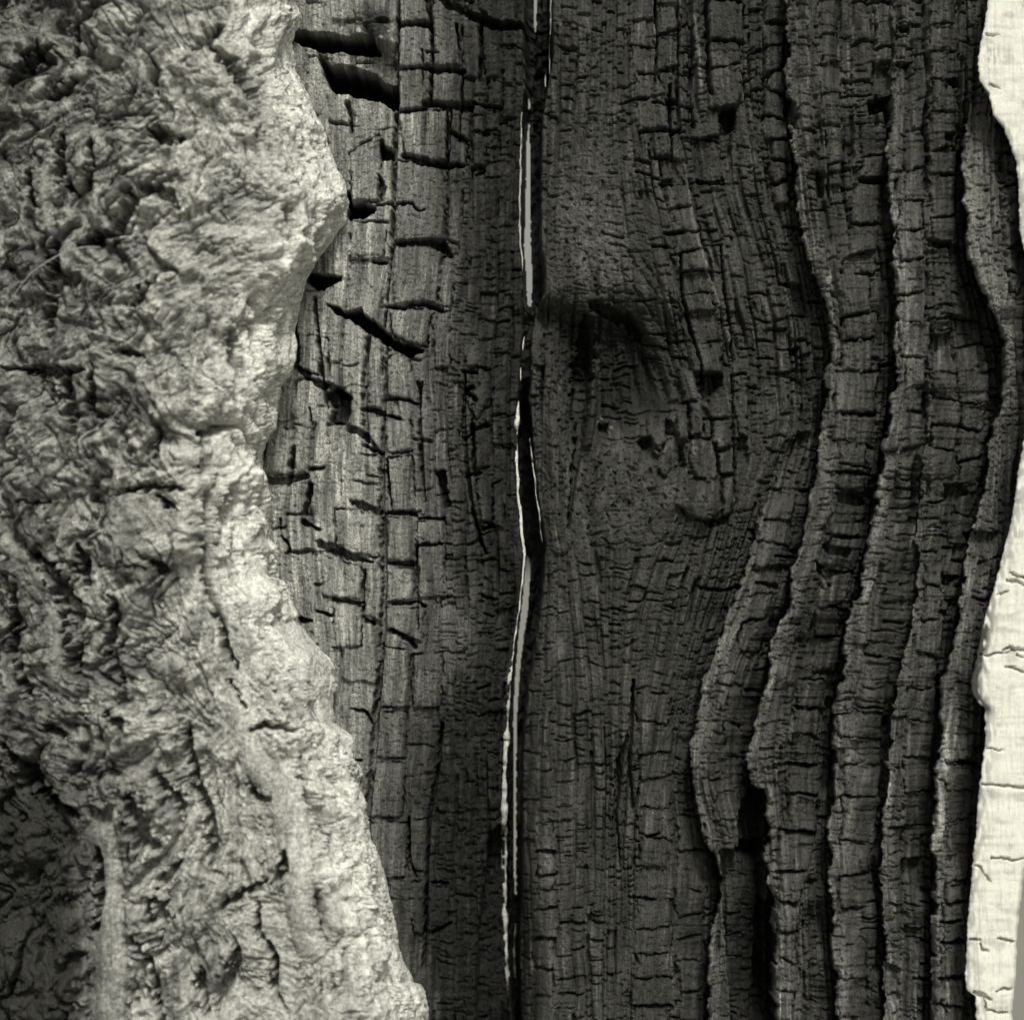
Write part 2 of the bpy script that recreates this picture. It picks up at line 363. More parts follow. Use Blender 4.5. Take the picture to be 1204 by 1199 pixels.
recess_shade = np.clip(.78 * sstep(520, 600, X + 14 * pn(X / 30, Y / 120, 59)) * sstep(626, 606, X) + gauss(530, 1000, 50, 170, .45) + gauss(950, 400, 22, 110, .45, 0) + gauss(880, 1120, 26, 110, .8) + gauss(735, 432, 40, 62, 1.25, -10) + gauss(675, 415, 24, 60, 1.0) + gauss(565, 1080, 50, 190, 1.3) + gauss(545, 880, 40, 90, .8), 0, 1)  # shade of split valley, knot hollow and ridge gaps, painted over blacker char
recess_shade = np.clip(recess_shade + .5 * sstep(850, 1080, Y) * sstep(470, 540, X) * sstep(626, 606, X), 0, 1.1)
recess_shade = np.clip(recess_shade * (1 + .5 * pn(S / 5, Tt / 45, 98) + .4 * pn(X / 11, Y / 16, 99)), 0, 1)
g1, o1, l1, d1 = blocks(S, Tt, 34, 58, 100, 2.6)
g2, o2, l2, d2 = blocks(S + 5, Tt, 15, 24, 200, 2.0)
g3, o3, l3, d3 = blocks(S, Tt + 9, 8.2, 12.5, 300, 1.5)
patch = sstep(-.15, .35, pn(X / 70, Y / 120, 51)) 
patch3 = sstep(-.35, .2, pn(X / 50, Y / 60, 52))
H = W.H; H0 = H.copy(); cw = 1 - .7 * crest
H += zone_coarse * (-14 * g1 * sstep(-.3, .3, pn(X / 26, Y / 30, 58)) + 9 * o1)
mid = sstep(470, 560, X) * (1 - smooth_z)
H += cw * mid * (0.35 + .65 * patch) * (-17 * g2 + 4.2 * o2 + 0.7 * (l2 - .5) + .8 * d2)
H += cw * (mid * 0.9 + 0.12) * (0.15 + .85 * patch3) * (-9 * g3 + 1.2 * o3 + 0.4 * d3)
# bigger blocks stand out of the hollows right of the ridge crests
g4, o4, l4, d4 = blocks(S + 11, Tt - 30, 25, 36, 400, 3.0)
rz = sstep(870, 930, X) * (1 - crest) * sstep(-.25, .15, pn(X / 60, Y / 90, 53))
H += rz * (-16 * g4 + 8.0 * o4 + 2.0 * (l4 - .5))
chip = sstep(.82, .86, hsh(np.floor((o4 + .5) * 4096), np.floor((o4 + .5) * 977), 9)) * rz
H -= 16 * chip
chip2 = sstep(.86, .9, hsh(np.floor((o2 + .5) * 4096), np.floor((o2 + .5) * 977), 8)) * mid * patch
H -= 8 * chip2
HPAT = H - H0
# --- fibres, pits, roughness
fib = pn(S / 2.1, Tt / 34, 21) * 1.0 + pn(S / 4.4, Tt / 60, 22) * 1.5 + pn(S / 10, Tt / 130, 23) * 2.0
H += fib * (1.25 + .7 * crest - 0.7 * smooth_z) * (0.8 + .25 * zone_coarse)
H += ridged(X / 22, Y / 26, 25, 4, .6) * 1.0 * (0.5 + 1.6 * smooth_z + 2.5 * recess_shade)
gr = pn(X / 4.2, Y / 4.6, 27); H -= (2.0 + 1.0 * smooth_z + 1.0 * crest) * sstep(.25, .6, gr)
gr2 = pn(X / 8, Y / 10, 28); H -= (2.0 + 4.0 * smooth_z + 2.5 * crest) * sstep(.5, .66, gr2)
H += pn(X / 45, Y / 90, 29) * 5
# worn lengthways furrows between ridges
H += pn(S / 20, Tt / 260, 30) * 6 * sstep(640, 760, X)
# --- traced steps, gaps and blocks of the left panel
W.H = H
def lean_edge(pts, h, reach=40, side=1):      # one side of a traced vertical line stands proud
    r = W.line(pts, 1.0, m=reach + 5)
    b, d, wid = r
    xe_ = curve([(p[0], p[1]) for p in pts], W.Y[b][:, 0])[:, None]
    dx = (W.X[b] - xe_) * side
    y0, y1 = pts[0][1], pts[-1][1]
    fd = sstep(y0 - 6, y0 + 10, W.Y[b]) * sstep(y1 + 6, y1 - 10, W.Y[b])
    W.H[b] += h * fd * np.where(dx > 0, np.exp(-dx / reach), 0)
V = [ # long cracks along the grain (x, y, width)
 [(468,-40,2),(469,30,3),(468,60,1),(467,130,3),(465,170,4),(463,230,4),(461,290,3),(456,345,2),(450,400,3),(449,440,3)],
 [(503,-40,4),(504,10,5),(508,40,4),(508,80,3),(506,122,4)],
 [(544,92,2),(542,130,1.5),(540,165,1.5)],[(566,20,4),(566,60,4),(565,95,3)],[(526,130,2),(526,160,2),(525,192,2)],
 [(531,132,1.5),(529,160,1.2),(528,190,1)],
 [(434,395,4),(430,430,5),(428,460,6),(429,500,7),(430,525,5)],
 [(455,400,2),(454,440,3),(453,470,2),(451,500,3),(450,540,4),(448,575,7),(450,610,6),(451,650,6),(452,690,6),(450,730,6),(448,770,7),(446,800,7),(441,850,8),(438,900,8),(433,940,8),(431,990,7),(429,1040,5)],
 [(455,540,1),(457,570,3),(460,595,1)],
 [(492,450,3),(494,500,3),(496,545,4),(500,590,1)],[(496,450,2),(494,480,2)],
 [(547,440,2),(545,500,5),(550,560,5),(556,600,3),(566,640,4),(572,650,2)],[(556,500,4),(557,550,4),(558,560,2)],
 [(374,395,3),(378,430,4),(381,460,4),(385,480,1)],[(349,395,4),(350,425,5)],
 [(363,480,2),(366,500,2)],[(345,525,4),(343,550,6),(340,560,4)],[(365,570,5),(362,590,6),(358,605,4)],
 [(428,670,3),(427,700,3),(426,725,3)],[(329,610,1.5),(329,630,2),(338,637,2),(341,645,2),(337,650,2)],
 [(409,122,5),(412,140,4),(413,155,3)],[(449,168,5),(448,185,4)],[(348,350,3),(347,400,3)],[(370,350,3),(372,380,4),(375,400,3)],
 [(490,640,2),(490,690,2),(492,740,1)],[(497,100,1),(497,60,1)],[(537,30,2),(540,60,1)],
 [(520,850,3),(516,900,4),(505,960,4),(503,1010,3),(500,1080,4),(498,1140,4)],[(480,960,2),(482,1010,3),(490,1030,1)],
 [(1020,1180,3),(1018,1120,2)],[(812,-30,5),(813,60,6),(812,110,5),(816,150,3)],[(830,-30,4),(832,50,5),(833,100,4),(836,112,4)],
 [(800,150,2),(790,160,2)],[(770,0,2),(773,60,2),(770,100,2)],[(797,-20,1.5),(798,80,2),(798,120,2)],[(788,100,3),(788,150,2),(790,190,2)],
 [(800,300,3),(803,350,3),(812,385,4),(822,420,3),(828,450,2)],[(848,290,2),(852,340,2),(860,390,2),(862,440,2),(864,540,3),(864,580,3)],
 [(692,378,16),(686,430,24),(681,470,20),(682,510,11),(675,560,6),(668,620,3)],
 [(740,860,2),(728,900,8),(725,960,3),(730,1020,1)],[(745,800,3),(742,870,5),(740,900,4),(745,950,3)],
 [(640,430,2),(636,470,4)],[(700,360,14),(735,375,16),(760,400,10)],
 [(1142,1000,2),(1137,1040,3)],[(1098,1050,3),(1100,1190,3)],
 [(1110,1110,2),(1112,1190,2)]]
for l in [[(715,300,2),(752,345,3),(785,400,3),(800,480,2)],[(700,335,2),(742,372,3),(770,415,3),(784,470,2)],[(735,290,2),(780,360,3),(808,430,2)],[(690,300,1),(700,340,2),(712,362,2)],[(752,300,2),(795,360,2),(806,395,1)],[(645,360,2),(638,420,3),(634,500,3)],[(660,440,2),(656,520,2),(664,600,2)],[(720,480,2),(700,560,3),(690,640,1)]]: W.cut(l, 7, wob=1.6, soft=2.0, vary=.6)
for l in V: W.cut(l, 34 if l[0][0] < 1000 else 16, wob=.6, soft=1.0)
HZ = [ # cracks across the grain
 [(470,29,4),(505,29,5)],[(470,81,2),(490,80,2),(505,78,3)],[(505,81,6),(520,82,6),(545,84,5)],[(470,132,4),(500,128,4)],
 [(500,122,5),(530,126,7),(554,127,7)],[(474,184,5),(495,189,7),(515,193,6),(530,196,4),(542,195,3)],
 [(463,287,5),(485,285,6),(505,285,6),(522,290,8),(530,301,5)],[(437,308,3),(454,309,3)],[(444,241,2),(485,240,3)],
 [(485,241,2),(492,249,1.5),(500,246,1)],[(458,361,3),(475,362,4),(485,357,3),(495,358,4),(508,361,5),(520,366,4)],
 [(516,-6,6),(526,6,8),(545,12,9),(560,20,8),(568,24,9),(578,30,10),(600,32,10),(618,32,8)],
 [(430,480,5),(445,484,6),(449,486,4)],[(454,488,3),(470,492,3)],[(430,525,4),(448,533,3)],[(455,470,2),(470,468,2),(490,475,3)],
 [(413,590,3),(425,594,11),(445,602,7)],[(453,603,3),(480,602,3),(490,606,2)],[(493,609,3),(522,610,3)],
 [(377,640,10),(395,646,12),(412,655,8),(438,661,2)],[(457,662,3),(485,665,3)],[(393,705,4),(427,710,4)],[(372,718,3),(390,724,3)],
 [(357,612,6),(362,618,4),(375,622,4)],[(354,730,8),(366,730,3)],[(462,710,2),(478,709,3),(492,708,3),(500,712,3)],
 [(460,740,3),(472,745,4),(480,752,5),(488,760,5)],[(427,728,4),(440,733,4)],
 [(520,640,2),(500,640,3),(488,642,2)],[(548,517,3),(556,505,5),(575,500,3)],[(548,560,4),(565,556,3)],[(556,455,4),(545,460,5),(560,470,4)],
 [(545,436,4),(560,438,3)],[(575,435,3),(560,430,2)],[(580,618,4),(568,622,4)],
 [(503,62,1.5),(515,63,1)],[(528,155,2),(540,160,3),(550,166,2)],[(530,193,1),(545,195,3)],
 [(556,120,2),(570,125,2),(590,128,3)],[(560,155,3),(575,158,2)],[(570,200,2),(560,206,3)],
 [(330,395,1),(350,432,4)],[(308,560,5),(318,565,10),(335,566,9),(345,562,9),(360,560,6)],[(366,551,4),(380,550,3)],
 [(362,445,4),(375,450,8),(390,455,8),(402,462,8),(412,468,4)],[(340,428,3),(350,432,6),(362,440,8)],[(386,498,3),(400,500,7),(415,505,9),(430,512,8),(447,533,3)],
 [(412,833,1),(430,838,4),(438,852,2)],[(408,894,3),(425,894,3)],[(510,1037,4),(526,1038,4)],[(510,1095,3),(530,1085,3)],
 [(775,42,4),(785,38,4),(798,34,5)],[(752,88,3),(770,86,2),(790,80,3)],[(752,155,3),(790,155,4),(805,156,2)],
 [(736,120,3),(758,115,3)],[(768,120,4),(780,123,4),(795,120,3)],
 [(815,164,3),(832,164,3),(846,170,2)],[(820,213,5),(835,216,6),(852,216,3)],
 [(775,217,4),(790,218,5)],[(783,275,5),(802,274,3)],[(767,290,4),(785,290,4)],[(960,660,3),(975,690,2)],
 [(1022,558,4),(1000,556,5),(985,556,4)],[(988,545,3),(1020,550,2)],[(974,628,4),(995,632,5),(1010,632,4)],
 [(976,712,4),(990,717,4),(1000,715,3)],[(960,748,4),(985,748,4)],[(1000,485,3),(1030,487,4)],
 [(912,653,3),(932,655,5)],[(890,685,4),(912,690,9)],[(820,690,4),(845,695,4),(868,690,4)],
 [(905,900,0),(935,898,6),(962,901,5)],[(925,935,4),(940,932,4),(960,936,4)],[(925,980,5),(945,976,5),(957,978,5)],[(920,1024,4),(950,1023,4)],
 [(912,1058,5),(935,1062,6)],[(915,1095,5),(938,1096,5)],[(1020,770,4),(1035,772,4)],[(1040,730,3),(1060,733,4)],
 [(1108,1083,3),(1130,1081,4)],[(1108,1107,4),(1135,1108,5)],[(1075,1150,4),(1096,1153,4)],[(1108,1150,8),(1132,1148,6)],[(1100,1180,3),(1130,1183,3)],
 [(990,1068,4),(1012,1069,3)],[(990,935,4),(1000,937,4)],[(1130,895,9),(1147,898,5)],[(1005,1028,3),(1030,1026,3)],
 [(632,1002,6),(652,1002,6)],[(632,1103,5),(652,1103,5)],[(660,1085,4),(690,1086,3)],[(638,1070,3),(650,1065,3)],[(633,1030,3),(652,1028,3)],[(630,1138,3),(650,1140,3)],
 [(740,1055,4),(770,1058,4)],[(760,985,4),(775,980,3)],[(745,1180,3),(790,1182,3)]]
for l in HZ: W.cut([(a, b, c * (.95 if l[0][0] < 620 else .72)) for a, b, c in l], 30 if l[0][0] < 620 else 18, wob=.8, soft=1.2)
# cavities where lumps have fallen out
PITS = [([(782,492),(792,498),(800,520),(806,548),(792,552),(784,520)],16),([(750,520),(765,515),(772,540),(756,536)],16),([(868,515),(878,512),(880,545),(866,540)],13),([(826,613),(858,606),(852,617),(830,620)],16),([(704,498),(716,502),(714,514),(704,510)],18),
 ([(337,42),(345,35),(388,40),(408,44),(425,44),(440,46),(446,62),(430,62),(400,56),(375,60),(358,54)],75),([(373,62),(400,56),(440,50),(466,70),(467,100),(440,90),(400,80)],14),([(373,62),(385,74),(400,74),(420,77),(440,85),(455,99),(468,100),(469,124),(462,128),(448,118),(430,116),(408,110),(395,110),(386,100)],80),
 ([(400,222),(410,226),(413,238),(424,239),(441,243),(440,250),(425,257),(412,258),(408,250),(409,242),(401,234)],45),
 ([(360,318),(378,323),(403,326),(392,335),(382,340),(372,340),(360,330)],45),
 ([(385,358),(398,362),(404,368),(424,362),(428,370),(440,378),(462,398),(482,406),(498,410),(496,414),(482,420),(462,410),(440,395),(424,384),(410,374),(396,370)],45),
 ([(383,462),(395,455),(410,464),(412,480),(410,496),(400,499),(388,496),(391,480),(384,470)],26),
 ([(448,168),(462,178),(463,188),(449,188)],28),([(445,205),(455,222),(448,236),(445,230)],14),
 ([(512,553),(523,553),(526,575),(530,596),(522,598),(517,575)],22),
 ([(846,132),(850,127),(864,127),(864,152),(852,152),(845,143)],34),([(846,150),(860,152),(858,185),(848,190)],14),
 ([(817,442),(830,438),(850,440),(851,452),(840,462),(828,472),(822,460)],20),
 ([(926,120),(936,120),(941,135),(936,150),(930,145)],30),
 ([(1022,118),(1030,120),(1040,113),(1051,113),(1050,146),(1044,150),(1040,132),(1022,134)],26),
 ([(1112,95),(1126,92),(1132,100),(1120,104)],18),([(1056,33),(1068,30),(1070,38),(1058,38)],18),
 ([(1112,158),(1122,158),(1120,168),(1110,166)],14),([(982,580),(1000,578),(1012,584),(1020,592),(1008,596),(985,590)],16),
 ([(960,660),(985,672),(975,684),(962,676)],12),([(970,640),(1000,646),(996,656),(975,652)],14),
 ([(1110,570),(1130,568),(1138,580),(1120,592),(1108,585)],16),([(1105,675),(1128,678),(1116,690),(1106,686)],20),([(1130,626),(1176,624),(1170,640),(1140,640)],14),
 ([(1040,1130),(1046,1134),(1060,1140),(1058,1178),(1046,1185),(1040,1165)],14),
 ([(1010,210),(1040,208),(1040,217),(1012,216)],14),([(1090,283),(1118,284),(1116,292),(1092,290)],16),
 ([(848,1000),(898,990),(902,1200),(862,1240),(852,1080)],36),
 ([(880,926),(898,930),(896,1010),(870,1010),(868,960)],30),
 ([(575,980),(598,960),(598,1260),(560,1260),(562,1100)],40),([(820,-45),(832,-45),(832,30),(822,30)],6),
 ([(780,210),(790,210),(790,220),(778,220)],8),([(750,515),(765,512),(768,525),(755,530)],14),
 ([(690,1075),(690,1090),(700,1090),(700,1075)],8),([(895,1060),(912,1058),(912,1260),(880,1260)],22)]
W.H += (fib * 1.6 + 7 * pn(S / 9, Tt / 80, 35) + 2 * ridged(X / 16, Y / 26, 36, 2) - 7 * g3 - 5 * g2) * gauss(712, 430, 70, 75, 1)
W.pit([(636,360),(665,368),(705,370),(742,384),(766,412),(780,470),(760,482),(738,440),(708,470),(700,505),(676,520),(668,470),(652,420)], 18, soft=14, wob=2)
W.swell([(697,372),(699,420),(696,470),(690,520)], 16, 13, 1.5); W.swell([(652,430),(655,500),(652,580),(660,640)], 9, 26, 2)
W.swell([(432,8),(445,22),(455,40)], 16, 34); W.swell([(420,36),(440,34),(458,52)], 10, 18)
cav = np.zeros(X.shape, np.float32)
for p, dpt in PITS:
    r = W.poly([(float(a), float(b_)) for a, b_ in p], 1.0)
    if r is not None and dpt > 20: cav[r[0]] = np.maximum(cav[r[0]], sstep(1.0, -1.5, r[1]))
cav = np.clip(cav + gauss(442, 32, 20, 24, 1.2), 0, 1)  # pit insides lose their weathering and are darkened further as painted shade
for p, dpt in PITS: W.pit(p, dpt * 1.9 if dpt > 40 else dpt * 1.4, soft=1.4)
# --- blocks of charcoal one can pick out: quads between traced cracks, or chains of them
BL = []
rc = np.random.RandomState(11)
def chain(L_, R_, bounds, raise_, gap=2.4, lean=3.0):
    tl = 0.0
    for a, b in zip(bounds[:-1], bounds[1:]):
        m = (a + b) / 2; j = lambda v=2.6: (rc.rand() * 2 - 1) * v; ta = tl; tl = j(4.0); gl_, gr2_ = j(4), j(4)
        BL.append(([(curve(L_, a) + gl_ + j(), a + 1 + ta), ((curve(L_, a) + curve(R_, a)) / 2 + j(4), a + 1 + j(2)), (curve(R_, a) + gr2_ + j(), a + .5 - ta), (curve(R_, m) + gr2_ + j(), m + j()), (curve(R_, b) + gr2_ + j(), b - 1 - tl),
                    ((curve(L_, b) + curve(R_, b)) / 2 + j(4), b - 1 + j(2)), (curve(L_, b) + gl_ + j(), b - .5 + tl), (curve(L_, m) + gl_ + j(), m + j())], raise_ * (1 if rc.rand() > .16 else -1.2), gap * (.3 + .8 * rc.rand()), lean * (.4 + 1.2 * rc.rand())))
def quad(pts, raise_=4, gap=2.4, lean=3.0): BL.append((pts, raise_, gap, lean))
chain([(834,-40),(834,130)], [(873,-40),(873,130)], [-40,2,50,79,128], 9)
chain([(816,140),(815,205),(822,216)], [(844,140),(848,205),(852,216)], [146,164,214], 6)
chain([(897,-40),(899,80),(902,160),(904,200),(912,240)], [(921,-40),(923,80),(926,160),(930,200),(927,242)], [-40,-8,28,55,85,110,140,165,190,215,242], 7)
chain([(772,175),(780,220),(788,260),(797,320),(803,370),(814,405)], [(797,175),(808,220),(818,260),(833,320),(845,370),(850,405)], [156,188,217,245,273,296,320,345,368,402], 6)
chain([(812,402),(816,440)], [(850,402),(850,440)], [403,438], 10, 3, 5)
for q_, u_ in [([(760,492),(778,492),(783,518),(776,529),(761,516)],6),([(792,477),(808,475),(810,518),(799,516)],5),([(811,474),(824,472),(825,510),(812,512)],8),([(829,478),(856,456),(861,486),(858,492),(836,492)],8),
  ([(828,495),(835,495),(836,514),(829,514)],4),([(838,496),(860,491),(860,524),(843,528),(838,518)],8),([(812,515),(824,517),(838,519),(845,559),(835,566),(818,560),(811,545)],11),([(844,533),(862,527),(862,556),(847,557)],7),
  ([(795,592),(812,567),(828,563),(846,566),(848,600),(834,613),(810,606)],13),([(849,564),(863,560),(864,588),(857,608),(850,604)],9),([(778,535),(790,548),(782,560),(770,548)],6),([(740,530),(752,536),(750,552),(738,548)],4),
  ([(798,432),(815,438),(820,470),(804,472)],6),([(782,440),(796,446),(798,470),(786,474)],5),([(868,445),(878,448),(878,512),(868,510)],4)]: quad(q_, u_, 2.6, 3)
chain([(985,440),(984,560),(975,640),(962,700),(955,780)], [(1034,440),(1024,520),(1014,580),(1004,640),(996,700),(978,780)], [438,487,520,556,578,632,672,712,748,790], 5)
chain([(936,800),(934,860),(935,900),(925,960),(920,1010),(914,1060),(914,1150)], [(964,800),(964,860),(962,900),(957,960),(950,1010),(938,1060),(937,1150)], [800,832,864,899,934,978,1023,1060,1095,1130,1165,1200], 7)
chain([(1027,-40),(1026,60),(1024,112)], [(1050,-40),(1052,60),(1050,112)], [-40,4,57,78,112], 7)
chain([(1016,150),(1014,185),(1000,225),(994,300),(990,440)], [(1044,150),(1043,190),(1036,230),(1028,300),(1024,440)], [150,184,213,264,300,322,370,400,438], 6)
chain([(1092,175),(1096,230),(1096,290)], [(1126,175),(1125,230),(1122,290)], [178,206,256,286], 6)
chain([(1090,-40),(1092,60),(1094,175)], [(1128,-40),(1126,60),(1126,175)], [-40,-6,30,62,96,132,176], 3)
chain([(1178,170),(1182,230),(1186,300),(1190,340)], [(1196,170),(1198,230),(1200,300),(1202,340)], [180,205,218,240,262,290,320,345], 3)
chain([(1112,1020),(1110,1100),(1108,1220)], [(1134,1020),(1134,1100),(1134,1220)], [1040,1060,1082,1107,1149,1183,1215], 6)
chain([(990,830),(993,870),(990,950),(990,1060),(990,1200)], [(1030,830),(1034,870),(1030,950),(1016,1060),(1018,1200)], [840,868,900,936,990,1027,1068,1110,1150,1195], 2)
chain([(854,820),(850,900),(842,960)], [(872,820),(868,900),(862,960)], [810,850,890,930,965], 2)
chain([(900,570),(890,640),(876,700),(866,760)], [(935,570),(925,640),(912,700),(892,760)], [580,612,640,668,700,730,765], 3)
chain([(1098,440),(1098,500),(1094,560)], [(1128,440),(1128,500),(1126,560)], [440,470,500,530,562], 3)
chain([(1085,700),(1072,800),(1066,900),(1064,1000)], [(1108,700),(1098,800),(1094,900),(1092,1000)], [650,690,730,770,810,850,890,930,970], 2)
chain([(800,970),(795,1040),(800,1200)], [(826,970),(830,1040),(828,1200)], [960,1000,1046,1075,1100,1130,1165,1199], 3)
chain([(754,810),(748,900),(752,1000),(745,1200)], [(790,810),(788,900),(785,1000),(790,1200)], [815,850,885,915,950,985,1020,1056,1090,1120,1150,1182,1215], 2)
chain([(632,960),(631,1200)], [(652,960),(652,1200)], [965,1002,1029,1046,1068,1103,1139,1170,1205], 3)
chain([(740,-40),(742,60),(752,150)], [(768,-40),(770,60),(788,150)], [-40,-5,25,55,86,116,154], 2)
chain([(774,-40),(775,34)], [(797,-40),(797,34)], [-40,5,38], 3)
chain([(772,40),(776,78)], [(797,36),(798,76)], [44,78], 3)
chain([(1060,150),(1058,300),(1062,440)], [(1088,150),(1086,300),(1090,440)], [160,200,236,270,305,345,380,420,455], 1)
chain([(960,-40),(965,100),(975,200)], [(985,-40),(990,100),(996,200)], [-40,0,40,75,110,150,190], 1)
chain([(1130,460),(1128,560),(1115,640)], [(1160,460),(1154,540),(1138,640)], [440,475,505,540,570,605,640], 2)
chain([(1112,860),(1112,1020)], [(1148,860),(1140,1020)], [862,895,930,965,1000,1036], 2)
# left panel, one by one
for q_ in [[(470,-40),(501,-40),(505,27),(470,27)],[(470,32),(506,32),(506,78),(470,80)],[(470,84),(504,82),(503,126),(470,130)],
  [(509,-40),(514,-40),(524,8),(541,17),(541,78),(510,78)],[(544,20),(563,28),(563,92),(545,90)],[(509,87),(542,87),(541,121),(507,120)],
  [(545,94),(556,96),(556,122),(545,121)],[(564,-40),(605,-40),(606,26),(582,27),(572,18),(564,10)],
  [(470,136),(500,131),(526,131),(524,188),(505,189),(476,181)],[(530,131),(553,133),(551,166),(540,161),(529,157)],[(529,161),(540,166),(550,172),(546,193),(528,193)],
  [(467,190),(520,199),(524,282),(507,281),(466,283)],[(527,200),(544,199),(541,288),(527,282)],
  [(463,292),(505,291),(518,296),(512,356),(486,354),(463,358)],[(521,304),(536,300),(530,362),(514,358)],
  [(459,366),(485,363),(506,366),(502,406),(480,402),(462,392)],[(510,370),(530,368),(528,432),(512,432)],
  [(436,398),(453,404),(449,480),(434,478),(433,440)],[(457,420),(482,420),(482,470),(457,466)],
  [(455,494),(482,496),(484,530),(455,532)],[(434,490),(447,492),(446,530),(434,524)],[(430,536),(446,538),(446,560),(430,558)],
  [(455,540),(484,536),(488,600),(462,600)],[(455,608),(488,612),(488,660),(456,658)],[(492,614),(524,614),(520,700),(494,704)],
  [(457,668),(488,670),(486,704),(456,706)],[(316,500),(342,505),(340,558),(310,556)],[(346,500),(364,505),(362,556),(348,556)],
  [(412,180),(446,160),(446,236),(414,236)],[(414,262),(455,262),(450,304),(412,304)],[(378,398),(384,398),(386,450),(380,448)],
  [(352,396),(372,396),(376,440),(356,434)],[(394,600),(412,600),(444,606),(444,654),(414,650),(396,640)],[(378,655),(412,664),(424,668),(424,704),(380,700)],
  [(430,672),(448,672),(446,728),(428,724)],[(392,712),(426,714),(424,760),(392,760)],[(455,716),(498,716),(496,756),(480,748),(455,738)],
  [(450,760),(482,766),(482,830),(446,830)],[(446,838),(478,838),(476,890),(442,890)],[(440,898),(476,898),(472,960),(436,960)],
  [(436,968),(478,968),(476,1030),(440,1030)],[(486,770),(520,768),(518,830),(486,832)],[(482,968),(502,962),(500,1024),(482,1020)],
  [(486,1036),(500,1034),(498,1100),(486,1096)],[(504,1042),(528,1044),(526,1084),(504,1092)],
  [(556,476),(576,504),(574,548),(560,552),(557,510)],[(548,405),(566,405),(565,432),(548,432)],[(580,570),(592,566),(592,620),(580,616)],
  [(560,565),(578,560),(578,614),(566,612)],[(549,470),(575,440),(578,466),(560,494)],
  [(570,40),(588,40),(588,92),(570,92)],[(574,98),(590,98),(590,126),(574,124)],[(592,60),(604,60),(604,100),(592,100)],
  [(592,104),(604,104),(602,140),(592,140)],[(555,160),(572,162),(570,196),(556,196)]]:
    quad(q_, 3.5, 1.6, 4.0)
bid = np.full(X.shape, -1, np.int32); tone_b = np.zeros(X.shape, np.float32)
rngb = np.random.RandomState(4)
for n, (pts, up, gap, lean) in enumerate(BL):
    r = W.poly([(float(a), float(b_)) for a, b_ in pts], .75)
    if r is None: continue
    b, sd = r
    sd = sd + 1.2 * pn(W.X[b] / 5, W.Y[b] / 6, n + 500)
    y0 = min(p[1] for p in pts); y1 = max(p[1] for p in pts); x0 = min(p[0] for p in pts); x1 = max(p[0] for p in pts)
    tt = np.clip((W.Y[b] - y0) / (y1 - y0), 0, 1); ss = np.clip((W.X[b] - x0) / (x1 - x0), 0, 1) - .5
    hh = up * (.6 + .8 * rngb.rand()) + lean * (tt - .4) + (rngb.rand() - .5) * 8 * ss
    inside = sstep(.3, -1.6, sd)
    W.H[b] += inside * (hh + 1.4 * np.clip(-sd / 5, 0, 1)) - (4 + 8 * rngb.rand()) * sstep(gap, 0, np.abs(sd - gap / 2 - .4)) * (.12 + 1.2 * sstep(-.15, .3, pn(W.X[b] / 16, W.Y[b] / 16, n + 900)))
    W.H[b] -= .85 * HPAT[b] * sstep(4, 0, sd) * (bid[b] < 0)
    bid[b] = np.where(sd < .6, n, bid[b])
    tone_b[b] += np.where(sd < 0, (rngb.rand() - .5) * .3, 0)
# --- the split through the trunk
sl = curve(SLIT_L, ys) + pn(ys / 14, ys * 0, 80) * 1.0; sr = 2.5 + curve(SLIT_R, ys) + pn(ys / 12, ys * 0, 81) * 1.2
deep = np.interp(ys, [-60, 340, 365, 440, 480, 1260], [120, 110, 42, 40, 110, 130])
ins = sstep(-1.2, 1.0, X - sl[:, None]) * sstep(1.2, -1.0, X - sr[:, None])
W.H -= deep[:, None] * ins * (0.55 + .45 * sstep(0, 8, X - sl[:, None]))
W.H += ins * 9 * pn(X / 9 + Y / 12, Y / 26 - X / 14, 82)        # torn slanting fibres inside it
# the trunk wall ends behind the bare wood
sxl = curve(STRIP_L, ys)
endx = np.minimum(sxl + 26, 1255)
W.H -= 160 * sstep(-8, 2, X - endx[:, None])
# --- where daylight from behind comes through the split
RIB = [(0,0,621,621),(4,9,627,633),(18,9,630,632),(103,112,621.5,624),(128,146,620.5,622.5),(150,0,618,622.5)]
ry = [-50, 14, 15, 102, 103, 112, 113, 127, 128, 148, 150, 200, 250, 280, 320, 350, 356, 357, 655, 660, 680, 720, 745, 780, 800, 850, 900, 1000, 1060, 1072, 1073, 1260]
rl = [628, 629, 630, 622, 622, 621, 621, 621.5, 621, 620.5, 619, 618.5, 617.5, 616, 619, 620, 622, 622, 620, 618, 617, 613, 610, 607, 605.5, 603, 603.5, 603.5, 604.5, 606, 606, 606]
rr = [632, 631, 630, 622, 624, 623, 621, 621.5, 623, 622.5, 623, 624, 624, 624.5, 626, 625, 624, 622, 620.5, 623, 623.5, 621, 617, 612.5, 610.5, 607.5, 606.5, 606.5, 606.5, 606.5, 606, 606]
gl = blur1(np.interp(ys, ry, rl), 5)[:, None] + .5 * pn(ys / 8, ys * 0, 84)[:, None]; gr_ = blur1(np.interp(ys, ry, rr), 5)[:, None] + .6 * pn(ys / 9, ys * 0, 85)[:, None]
okw = blur1(np.interp(ys, ry, rr) - np.interp(ys, ry, rl), 2)[:, None] > 1.0
hole = (X > gl) & (X < gr_) & okw
near = sstep(5, 1, np.abs(X - (gl + gr_) / 2) - (gr_ - gl) / 2) * ((gr_ - gl) > 1.2)
W.H = W.H * (1 - near) + near * np.minimum(W.H, base - 105)
